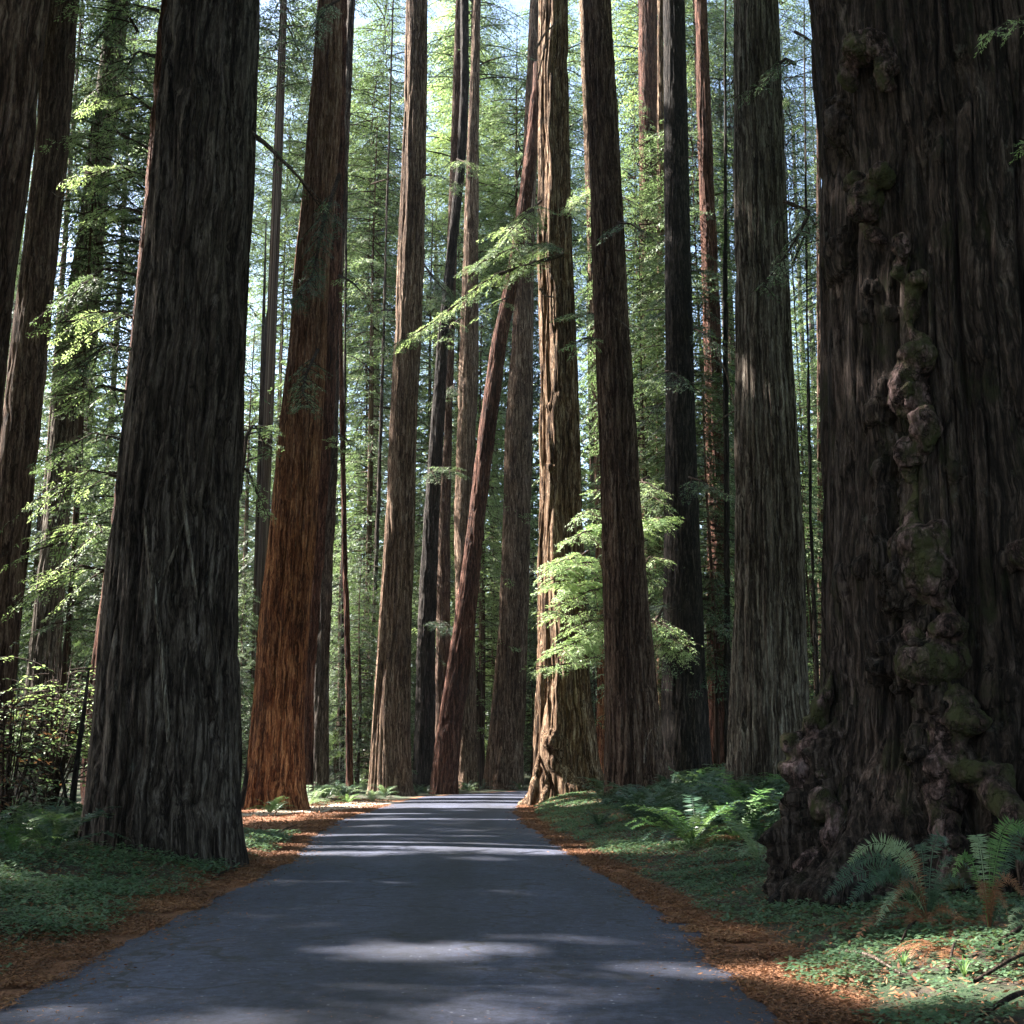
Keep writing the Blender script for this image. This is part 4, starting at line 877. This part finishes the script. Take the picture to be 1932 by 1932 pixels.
def surround(n):  # unseen foliage added around and behind the camera to block skylight
    out = []
    while sum(map(len, out)) < n:
        m = 60000; x = rngc.uniform(-75, 75, m); y = rngc.uniform(-70, 150, m); h = rngc.uniform(14, 72, m)
        px, py, f = project(np.stack([x, y, h], 1))
        mid = np.clip((left_edge(y) + right_edge(y)) / 2, -3, 4)
        ok = ((f < 1) | (px < -90) | (py < -110) | (px > 2030)) & (np.abs(x - mid) > 7 + 2.5 * noise(y * .12, 4.0)) & ((y > -12) | (np.abs(x) > 3))
        u_, v_ = x + kx * h, y + ky * h                           # leave the sun its own way in
        ok &= ~((x < 0) & (u_ > -14) & (u_ < 70) & (v_ > -2) & (v_ < 130))
        ok &= (noise(x * .25, y * .25, h * .12) > -.35)
        out.append(np.stack([x, y, h], 1)[ok])
    return np.concatenate(out)[:n]
P = surround(120000)
tag(link('shade_canopy', canopy_mesh(P, 1.5), M['canopy']), 'unseen needle canopy added around and behind the road to block skylight', 'canopy', kind='stuff')

# ------------------------------------------------------------------ ferns
def fern_mesh(seed, nf, L, pale=False, flat=0.0, npin=26):
    r = np.random.default_rng(seed); g = Geo()
    for k in range(nf):
        az = k * 2.399 + r.normal(0, .3); Lf = L * r.uniform(0.7, 1.12); el = r.uniform(0.5, 1.25) * (1 - flat)
        frond(g, np.zeros(3), az, Lf, el, r, npin)
    return g
def frond(g, p0, az, Lf, el, r, npin=26, curl=1.35, wid=0.12):
    s = np.linspace(0, 1, npin + 6); a = el - curl * s ** 1.6 * r.uniform(0.8, 1.15)
    ds = Lf / (npin + 5); rr = np.concatenate([[0], np.cumsum(np.cos(a[:-1]) * ds)]); zz = np.concatenate([[0], np.cumsum(np.sin(a[:-1]) * ds)])
    h = np.array([math.cos(az), math.sin(az), 0]); up = np.array([0, 0, 1.0]); sd = np.array([-h[1], h[0], 0]) 
    sway = r.normal(0, .12) * Lf * s ** 2
    A = p0 + rr[:, None] * h + zz[:, None] * up + sway[:, None] * sd
    g.tube(A[::3], np.linspace(0.005, 0.0015, len(A[::3])) * (Lf ** .5), 3)
    i = np.arange(4, len(A)); B = A[i]; T = unit(A[np.minimum(i, len(A) - 1)] - A[i - 1]); nrm = unit(np.cross(T, sd))
    prof = np.sin(math.pi * np.clip(0.1 + 0.9 * (i - 4) / (len(A) - 4), 0, 1)) ** 0.55
    Wd = wid * Lf * prof * r.uniform(0.85, 1.1, len(i)) + 0.008
    for sg in (1, -1):
        D_ = unit(sd[None] * sg + T * 0.28 + nrm * r.normal(0.0, 0.18, (len(i), 1)) - up * 0.12)
        g.kites(B, D_, T, Wd, np.full(len(i), ds * 0.85), mid=0.3)
FERNS = [fern_mesh(100 + k, nf, L, npin=24).mesh('fronds') for k, (nf, L) in enumerate([(16, 1.0), (13, 1.15), (18, .85), (11, 1.2), (14, .95)])]
BROWN = fern_mesh(300, 9, .8, flat=.6).mesh('dead_fronds')
fc = {}
def fern(p, s, rz, mat, label, group=None, var=0, dead_=False):
    key = (var, mat)
    if key not in fc: m_ = FERNS[var].copy(); m_.materials.append(M[mat]); fc[key] = m_
    if not dead_:
        o = link('sword_fern', fc[key], None, None, p); 
    else:
        o = bpy.data.objects.new('sword_fern', None); C.objects.link(o); o.location = [float(a) for a in p]
        link('fronds', fc[key], None, o)
        if not len(BROWN.materials): BROWN.materials.append(M['fern_brown'])
        link('dead_fronds', BROWN, None, o)
    o.scale = (s, s, s); o.rotation_euler = (0, 0, rz)
    return tag(o, label, 'fern', group)
def clear(x, y, m=0.1):
    for k, (e, b, (Zr, cxi, ri), D, pr) in TREES.items():
        if (x - b[0]) ** 2 + (y - D) ** 2 < (ri[8] + m) ** 2: return False
    return True
r3 = random.Random(21); cnt = 0
while cnt < 235:          # the fern bank right of the road
    y = r3.uniform(15.5, 60) if cnt > 100 else r3.uniform(16, 34); e = float(right_edge(y)); x = e + 2.0 + (r3.random() ** .8) * (11 if y > 26 else 7)
    if x < e + 2.6 and y > 44: continue
    if not clear(x, y, .25): continue
    if y < 20 and x > 3.9: continue
    z = float(ground_z(x, y)); px, py, f = project((x, y, z + .3))
    if px > 2000: continue
    far = y > 34
    fern((x, y, z), r3.uniform(.95, 1.45), r3.uniform(0, 6.3), r3.choice(['fern'] * 9 + ['fern_bright'] if far else ['fern'] * 14 + ['fern_bright', 'fern_pale']),
         'green sword fern in the dense bank ' + ('beyond the left leaning trunk' if far else 'between the road and the silver grooved trunk'),
         'ferns behind the left leaning trunk' if far else 'ferns on the bank beside the silver grooved trunk', r3.randrange(5), r3.random() < .45)
    cnt += 1
cnt = 0
while cnt < 34:           # left of the huge trunk
    y = r3.uniform(13.5, 27); x = -r3.uniform(6.4, 12)
    if not clear(x, y, .3) : continue
    px, py, f = project((x, y, .3))
    if px > 190 or px < -60: continue
    fern((x, y, float(ground_z(x, y))), r3.uniform(.7, 1.1), r3.uniform(0, 6.3), r3.choice(['fern', 'fern', 'fern_bright']), 'sword fern in the undergrowth left of the huge furrowed trunk', 'ferns left of the huge furrowed trunk', r3.randrange(5), r3.random() < .4); cnt += 1
cnt = 0
while cnt < 62:           # far roadside, left
    y = r3.uniform(42, 88); x = float(left_edge(y)) - r3.uniform(1.2, 12)
    if y < 52 and x > -12: 
        if r3.random() < .7 or x > -7.6: continue
    if not clear(x, y, .3): continue
    px, py, f = project((x, y, .3))
    if px < 450: continue
    fern((x, y, float(ground_z(x, y))), r3.uniform(.8, 1.3), r3.uniform(0, 6.3), r3.choice(['fern', 'fern_bright', 'fern_pale', 'fern']), 'small looking fern along the far left roadside below the trunks', 'ferns along the far left roadside', r3.randrange(5), r3.random() < .2); cnt += 1
for px, py, s, mat, var, lab in [(462, 1528, 1.1, 'fern_pale', 1, 'yellow green fern just right of the huge furrowed trunk, at the sunny pullout'), (520, 1530, .7, 'fern', 2, 'small dark fern at the foot of the orange barked redwood'),
                                 (612, 1508, 1.2, 'fern_bright', 0, 'bright upright fern between the orange barked and the tapering trunks'), (560, 1502, 1.0, 'fern', 4, 'fern tucked behind the foot of the orange barked trunk on its right'),
                                 (1105, 1503, .9, 'fern_bright', 3, 'arching fern on the sunny mound in front of the sunlit trunk'), (1200, 1520, 1.25, 'fern', 1, 'large fern covering the foot of the left leaning trunk'),
                                 (1130, 1560, .8, 'fern', 2, 'fern closest to the road, below the left leaning trunk'), (1440, 1590, 1.1, 'fern', 3, 'tall bright fern against the left side of the burl covered foot')]:
    fern(ground_hit(px, py), s, px * .1, mat, lab, None, var, False)
# the two big ferns in front of the giant: each frond its own piece
def big_fern(p, fronds, label):
    e = empty('sword_fern', p, label, 'fern')
    for k, (tx, ty, hgt, mat) in enumerate(fronds):
        # tip seen at pixel (tx, ty): arch from the base up and over
        q = pix(tx, ty, p[1] + hgt[1]) - p; n_ = 34; r = rng
        s = np.linspace(0, 1, n_); c = np.array([q[0] * .35, q[1] * .35, max(q[2], 0) + hgt[0]])
        A = (2 * (s * (1 - s)))[:, None] * c + (s ** 2)[:, None] * q
        Lf = np.linalg.norm(np.diff(A, axis=0), axis=1).sum()
        T = unit(np.gradient(A, axis=0)); toc = unit(np.array([0, 0, CAMH]) - p)
        sd = unit(np.cross(T, unit(np.array([0, -.5, 1.0])) + toc * .6)); nr = np.cross(sd, T)
        g = Geo(); g.tube(A[::3], np.linspace(.006, .002, len(A[::3])), 4)
        i = np.arange(5, n_); prof_ = np.sin(math.pi * np.clip(.14 + .86 * (i - 5) / (n_ - 5), 0, 1)) ** .6
        W = (.085 * prof_ + .01) * r.uniform(.7, 1.15, len(i)) * min(1.1, Lf) * (r.random(len(i)) > .07); tw = r.normal(0, .35); sd = unit(sd * math.cos(tw) + nr * math.sin(tw))
        for sg in (1, -1):
            for off in (0, .5):
                Bp = A[i] + T[i] * (off * Lf / n_); Dd = unit(sd[i] * sg + T[i] * .3 + nr[i] * r.normal(0, .3, (len(i), 1)) + T[i] * r.normal(0, .15, (len(i), 1)) - np.array([0, 0, .22]))
                g.kites(Bp, Dd, T[i], W, np.full(len(i), Lf / n_ * .42), mid=.25)
        o = link('frond', g.mesh('frond'), M[mat], e)
        if mat == 'fern_brown': o['label'] = 'dry brown frond'
        if mat == 'fern_pale': o['label'] = 'pale sun bleached frond'
p = ground_hit(1752, 1745)
big_fern(p, [(1585, 1652, (.45, -.2), 'fern'), (1605, 1625, (.5, 0), 'fern_pale'), (1668, 1615, (.35, .1), 'fern_pale'), (1700, 1640, (.4, .2), 'fern_brown'), (1735, 1608, (.3, .2), 'fern'), (1790, 1600, (.4, .1), 'fern'),
             (1830, 1640, (.35, 0), 'fern'), (1655, 1740, (.55, -.5), 'fern_pale'), (1602, 1700, (.5, -.3), 'fern'), (1640, 1680, (.5, -.2), 'fern'), (1560, 1690, (.55, 0), 'fern'), (1620, 1765, (.45, -.6), 'fern_brown'), (1690, 1700, (.4, -.4), 'fern_brown'),
             (1800, 1720, (.4, -.3), 'fern'), (1840, 1690, (.4, -.1), 'fern'), (1765, 1780, (.3, -.5), 'fern_brown'), (1835, 1770, (.35, -.4), 'fern_brown'), (1700, 1780, (.35, -.4), 'fern_brown')],
         'large arching sword fern with green, pale and brown fronds before the burl covered giant')
p = ground_hit(1868, 1765)
big_fern(p, [(1880, 1590, (.1, .1), 'fern_bright'), (1945, 1585, (.5, 0), 'fern_bright'), (1840, 1612, (.5, .1), 'fern_pale'), (1800, 1650, (.5, .1), 'fern_bright'), (1960, 1640, (.4, 0), 'fern'), (1930, 1690, (.4, -.2), 'fern_brown'),
             (1850, 1700, (.4, -.3), 'fern_brown'), (1900, 1720, (.4, -.3), 'fern_brown'), (1950, 1730, (.3, -.3), 'fern'), (1985, 1600, (.5, .1), 'fern')],
         'vivid green upright sword fern at the right frame edge')
for q_ in range(9):
    o = link('dead_fronds', BROWN, None, None, (0, 0, 0)); o.location = ground_hit(r3.uniform(1640, 1920), r3.uniform(1740, 1800)).tolist(); o.rotation_euler = (r3.uniform(-.2, .2), r3.uniform(-.2, .2), r3.uniform(0, 6)); o.scale = [r3.uniform(.5, .8)] * 3
    if not len(BROWN.materials): BROWN.materials.append(M['fern_brown'])
    o.name = 'dead_fern'; tag(o, 'dry brown fern clump collapsed under the large green ferns by the burled giant', 'fern', 'collapsed brown ferns by the burled giant')
p = ground_hit(1965, 1810)
big_fern(p, [(1905, 1735, (.25, -.1), 'fern_pale'), (1895, 1760, (.2, -.2), 'fern_pale'), (1935, 1715, (.3, 0), 'fern'), (1920, 1800, (.2, -.2), 'fern_brown'), (1990, 1720, (.3, 0), 'fern')], 'pale fern cut by the lower right frame edge')

# ------------------------------------------------------------------ shrub and saplings left of the huge trunk
def leafy_shrub(p, H, W, n, label, kl=0.11, mats=('needles_bright', 'needles')):
    e = empty('shrub', p, label, 'shrub'); g = Geo(); g2 = Geo()
    for k in range(n):
        az = r3.uniform(0, 6.28); q = r3.random() ** .6; z = H * (.35 + .65 * q); rad = W * math.sqrt(max(0.05, 1 - (q * .9) ** 2)) * r3.uniform(.3, 1)
        s0 = np.array([math.cos(az) * .05, math.sin(az) * .05, r3.uniform(0, .2) * H]); s1 = np.array([math.cos(az) * rad * .6, math.sin(az) * rad * .6, z])
        m_ = (s0 + s1) / 2 + np.array([0, 0, .15 * H]); tt = np.linspace(0, 1, 7)[:, None]
        A = (1 - tt) ** 2 * s0 + 2 * tt * (1 - tt) * m_ + tt ** 2 * s1
        (g if k % 2 else g2).tube(A, np.linspace(.02, .006, 7), 4, 1)
        for j in range(3): spray(g if k % 2 else g2, A[3 + j], [math.cos(az + r3.uniform(-1, 1)), math.sin(az + r3.uniform(-1, 1)), r3.uniform(-.2, .3)], r3.uniform(.5, 1.1), droop=.3, kl=kl, kw=.45, dens=.9)
    link('foliage', g.mesh('foliage', mats=(M[mats[0]], M['twig'])), None, e); link('foliage', g2.mesh('foliage', mats=(M[mats[1]], M['twig'])), None, e)
leafy_shrub(pix(95, 1500, 24) * [1, 1, 0], 3.9, 1.7, 42, 'tall sunlit leafy shrub left of the huge furrowed trunk', mats=('needles_bright', 'needles_bright'))
leafy_shrub(pix(10, 1520, 22) * [1, 1, 0], 3.0, 1.5, 30, 'shaded reddish shrub at the left frame edge below the tall sunlit one', mats=('needles', 'fern_brown'))
e = empty('sapling', pix(135, 1540, 21.5) * [1, 1, 0], 'thin dark bare sapling stem beside the left foot of the huge trunk', 'sapling'); bse = np.array(e.location)
limb_path([pix(132, 1560, 21.5), pix(140, 1480, 21.5), pix(150, 1400, 21.5), pix(160, 1330, 21.5), pix(168, 1260, 21.6)], [.07, .055, .045, .035, .02], 'trunk', 'bark_dark', e, bse, 8)
limb_path([pix(130, 1545, 21.5), pix(122, 1490, 21.5), pix(112, 1440, 21.5)], [.035, .03, .02], 'trunk', 'bark_dark', e, bse, 6)

# ------------------------------------------------------------------ ground layers: fallen needles, clover, sticks
def scatter(n, fx, fy, accept):
    x = fx(n); y = fy(n); k = accept(x, y); x, y = x[k], y[k]; return np.stack([x, y, ground_z(x, y)], 1)
rg = np.random.default_rng(4)
g = Geo()
for side in (0, 1):
    n = 270000; y = 6.2 + 46 * rg.random(n) ** 2.1; e_ = right_edge(y) if side else left_edge(y)
    w_ = 0.46 + 0.22 * noise(y * .5, side * 9.0) + (0.36 if side == 0 else 0)
    off = rg.normal(0.42, 0.42, n) * w_; ed = 0.22 * fbm(y * 1.5, side * 5.0 + off * 0, o=4)
    off = np.where(off < ed * 0.6 - .05, np.where(rg.random(n) < .10, off * rg.uniform(.6, 2.0, n), np.abs(off) + .1), off)
    x = e_ + off * (1 if side else -1)
    clump = noise(x * 3, y * 3, 4.0) + 0.5 * noise(x * 9, y * 9)
    k = rg.random(n) < 0.65 + clump; x, y = x[k], y[k]; n = len(x)
    P = np.stack([x, y, np.maximum(ground_z(x, y), 0.012) + rg.random(n) * 0.028], 1)
    az = rg.uniform(0, 6.28, n); d_ = unit(np.stack([np.cos(az), np.sin(az), rg.normal(0, .22, n)], 1)); s_ = unit(np.cross(d_, rg.normal(0, .5, (n, 3)) + [0, 0, 1]))
    L_ = rg.uniform(.014, .045, n) * (1 + y * 0.03); g.kites(P, d_, s_, L_, L_ * .26, mid=.5)
n = 9000; y = 6.2 + 30 * rg.random(n) ** 1.6; t_ = rg.random(n); t_ = np.where(rg.random(n) < .6, t_ ** 3 * .5, 1 - (1 - t_) ** 3 * .5) * np.where(rg.random(n) < .5, 1, 1); t_ = np.where(rg.random(n) < .5, t_, 1 - t_)
x = left_edge(y) * (1 - t_) + right_edge(y) * t_; P = np.stack([x, y, 0.012 + 0.032 * (1 - (2 * t_ - 1) ** 2) + 0 * x], 1); az = rg.uniform(0, 6.28, n)
d_ = np.stack([np.cos(az), np.sin(az), 0 * az], 1); s_ = np.stack([-np.sin(az), np.cos(az), 0 * az], 1); L_ = rg.uniform(.01, .045, n); g.kites(P, d_, s_, L_, L_ * .24, mid=.5)
tag(link('needle_litter', g.mesh('needle_litter'), M['litter']), 'orange brown fallen redwood needles along both road edges', 'leaf litter', kind='stuff')
g = Geo(); n = 170000
x = rg.uniform(-14, 11, n); y = 6.5 + 54 * rg.random(n) ** 1.5; dd = np.maximum(x - right_edge(y), left_edge(y) - x)
k = (dd > .4) & (rg.random(n) < 0.9); x, y = x[k], y[k]; n = len(x)
P = np.stack([x, y, ground_z(x, y) + rg.random(n) * .03], 1); az = rg.uniform(0, 6.28, n)
d_ = unit(np.stack([np.cos(az), np.sin(az), rg.normal(.1, .35, n)], 1)); s_ = unit(np.cross(d_, rg.normal(0, .6, (n, 3)) + [0, 0, 1])); L_ = rg.uniform(.02, .065, n) * (1 + y * .03)
g.kites(P, d_, s_, L_, L_ * .3, mid=.5)
tag(link('forest_debris', g.mesh('forest_debris'), M['litter']), 'brown dead leaves and twigs scattered under the clover', 'leaf litter', kind='stuff')
def clover(name, n, box, label, dens, hmax):
    g = Geo(); (x0, x1), (y0, y1) = box
    x = rg.uniform(x0, x1, n); y = y0 + (y1 - y0) * rg.random(n) ** 1.5; dd = np.maximum(x - right_edge(y), left_edge(y) - x)
    k = (dd > .45 + .3 * noise(x * .8, y * .8) + .3 * rg.random(n)) & (fbm(x * .9, y * .9, 2.0, o=3) + .5 * noise(x * 5, y * 5) + dens > rg.random(n) * 1.2)
    x, y = x[k], y[k]; n = len(x); h = rg.uniform(.02, hmax, n)
    P = np.stack([x, y, ground_z(x, y) + h], 1); az = rg.uniform(0, 6.28, n); tl = rg.normal(0, .22, (n, 2))
    L_ = rg.uniform(.018, .034, n) * (1 + .02 * y)
    for q in range(3):
        a = az + q * 2.094; d_ = unit(np.stack([np.cos(a), np.sin(a), tl[:, 0] * np.cos(a) + tl[:, 1] * np.sin(a) - .1], 1)); s_ = np.stack([-np.sin(a), np.cos(a), tl[:, 1]], 1)
        g.kites(P, d_, unit(s_), L_, L_ * 1.05, mid=.62)
    return tag(link(name, g.mesh(name), M['clover']), label, 'clover', kind='stuff')
clover('clover_carpet', 210000, ((0.8, 10), (6.8, 58)), 'clover carpet on the right verge around the burl covered giant', .62, .08)
clover('clover_carpet', 150000, ((-12, -3.9), (8, 30)), 'clover carpet on the left bank below the huge furrowed trunk', .5, .15)
# grass tufts
for px, py, s in [(1705, 1828, 1), (1820, 1850, 1), (1560, 1640, .7), (1385, 1660, .7), (1410, 1640, .7)]:
    g = Geo(); p = ground_hit(px, py)
    for q in range(13):
        az = q * 2.4; Lb = s * r3.uniform(.14, .3); tt = np.linspace(0, 1, 6); h = np.array([math.cos(az), math.sin(az), 0])
        A = h * (Lb * .5 * tt ** 1.5)[:, None] + np.array([0, 0, 1.]) * (Lb * (tt - .45 * tt ** 3))[:, None]
        sd = np.array([-h[1], h[0], 0]) * .006
        w_ = (1 - tt ** 2)[:, None]; V = np.concatenate([A - sd * w_, A + sd * w_]); i = np.arange(5); g.add(V, np.stack([i, i + 1, i + 7, i + 6], 1))
    tag(link('grass_tuft', g.mesh('grass_tuft'), M['fern_bright'], None, p), {1705: 'arching grass tuft in front of the large fern, before the burl covered giant', 1820: 'pale upright grass tuft in the sunlit clover patch', 1560: 'grass tuft at the left root of the burl covered giant', 1385: 'grass tuft on the right verge nearest the road', 1410: 'grass tuft on the right verge behind its neighbour'}[px], 'grass')
# sticks
for k, (a, b_, r, lab) in enumerate([((1880, 1790), (1990, 1740), .022, 'thick dark stick leaning at the right frame edge'), ((1840, 1860), (1990, 1800), .016, 'brown stick across the sunlit clover at the right edge'), ((1790, 1835), (1810, 1780), .012, 'short upright stick below the vivid fern'),
                                     ((1850, 1925), (1990, 1880), .02, 'reddish stick in the lower right corner'), ((1590, 1800), (1700, 1850), .014, 'pale thin stick lying between the needle litter and the clover'), ((1730, 1745), (1700, 1790), .012, 'dark curved stick under the large fern'),
                                     ((470, 1600), (560, 1560), .02, 'fallen branch on the bank right of the huge furrowed trunk'), ((250, 1690), (340, 1620), .015, 'pale curved stick on the bank below the huge furrowed trunk'), ((400, 1660), (470, 1640), .015, 'thin stick above the litter on the left bank'),
                                     ((1180, 1545), (1290, 1500), .06, 'mossy fallen log beside the left leaning trunk'), ((20, 1790), (90, 1740), .012, 'thin stick in the lower left clover')]):
    A = ground_hit(*a); B = ground_hit(*b_); A[2] += .03; B[2] += .05
    mid = (A + B) / 2 + [0, 0, .05]
    o = limb_path([A, mid, B], [r, r * .8, r * .5], 'fallen_log' if r > .05 else 'stick', 'deadwood' if k in (4, 7) else 'twig', None, (0, 0, 0), 7); tag(o, lab, 'log' if r > .05 else 'stick')
# mossy boulder at the giant's foot
V, T = ICO; p = ground_hit(1594, 1712)
V = V * [.24, .2, .17]; k = 1 + .3 * noise(V[:, 0] * 6, V[:, 1] * 6, V[:, 2] * 6) + .06 * fbm(V[:, 0] * 20, V[:, 1] * 20, V[:, 2] * 20)
tag(link('boulder', new_mesh('boulder', V * k[:, None], faces_t=T, smooth=True), M['bark_dark'], None, p + [0, 0, .08]), 'dark rounded boulder at the foot of the burl covered giant', 'boulder')

# ------------------------------------------------------------------ the air under the trees
V = np.array([(x, y, z) for z in (-12, 125) for y in (-120, 1600) for x in (-1000, 1000)], float)
me = new_mesh('haze', V, [(2, 3, 1, 0), (5, 7, 6, 4), (1, 5, 4, 0), (6, 7, 3, 2), (4, 6, 2, 0), (3, 7, 5, 1)])
m = bpy.data.materials.new('haze'); m.use_nodes = True; N = m.node_tree.nodes; N.remove(N['Principled BSDF'])
v = N.new('ShaderNodeVolumePrincipled'); v.inputs['Color'].default_value = (0.92, 0.95, 1, 1); v.inputs['Density'].default_value = 0.00009; v.inputs['Anisotropy'].default_value = 0.3
m.node_tree.links.new(v.outputs[0], N['Material Output'].inputs['Volume'])
tag(link('haze', me, m), kind='stuff')
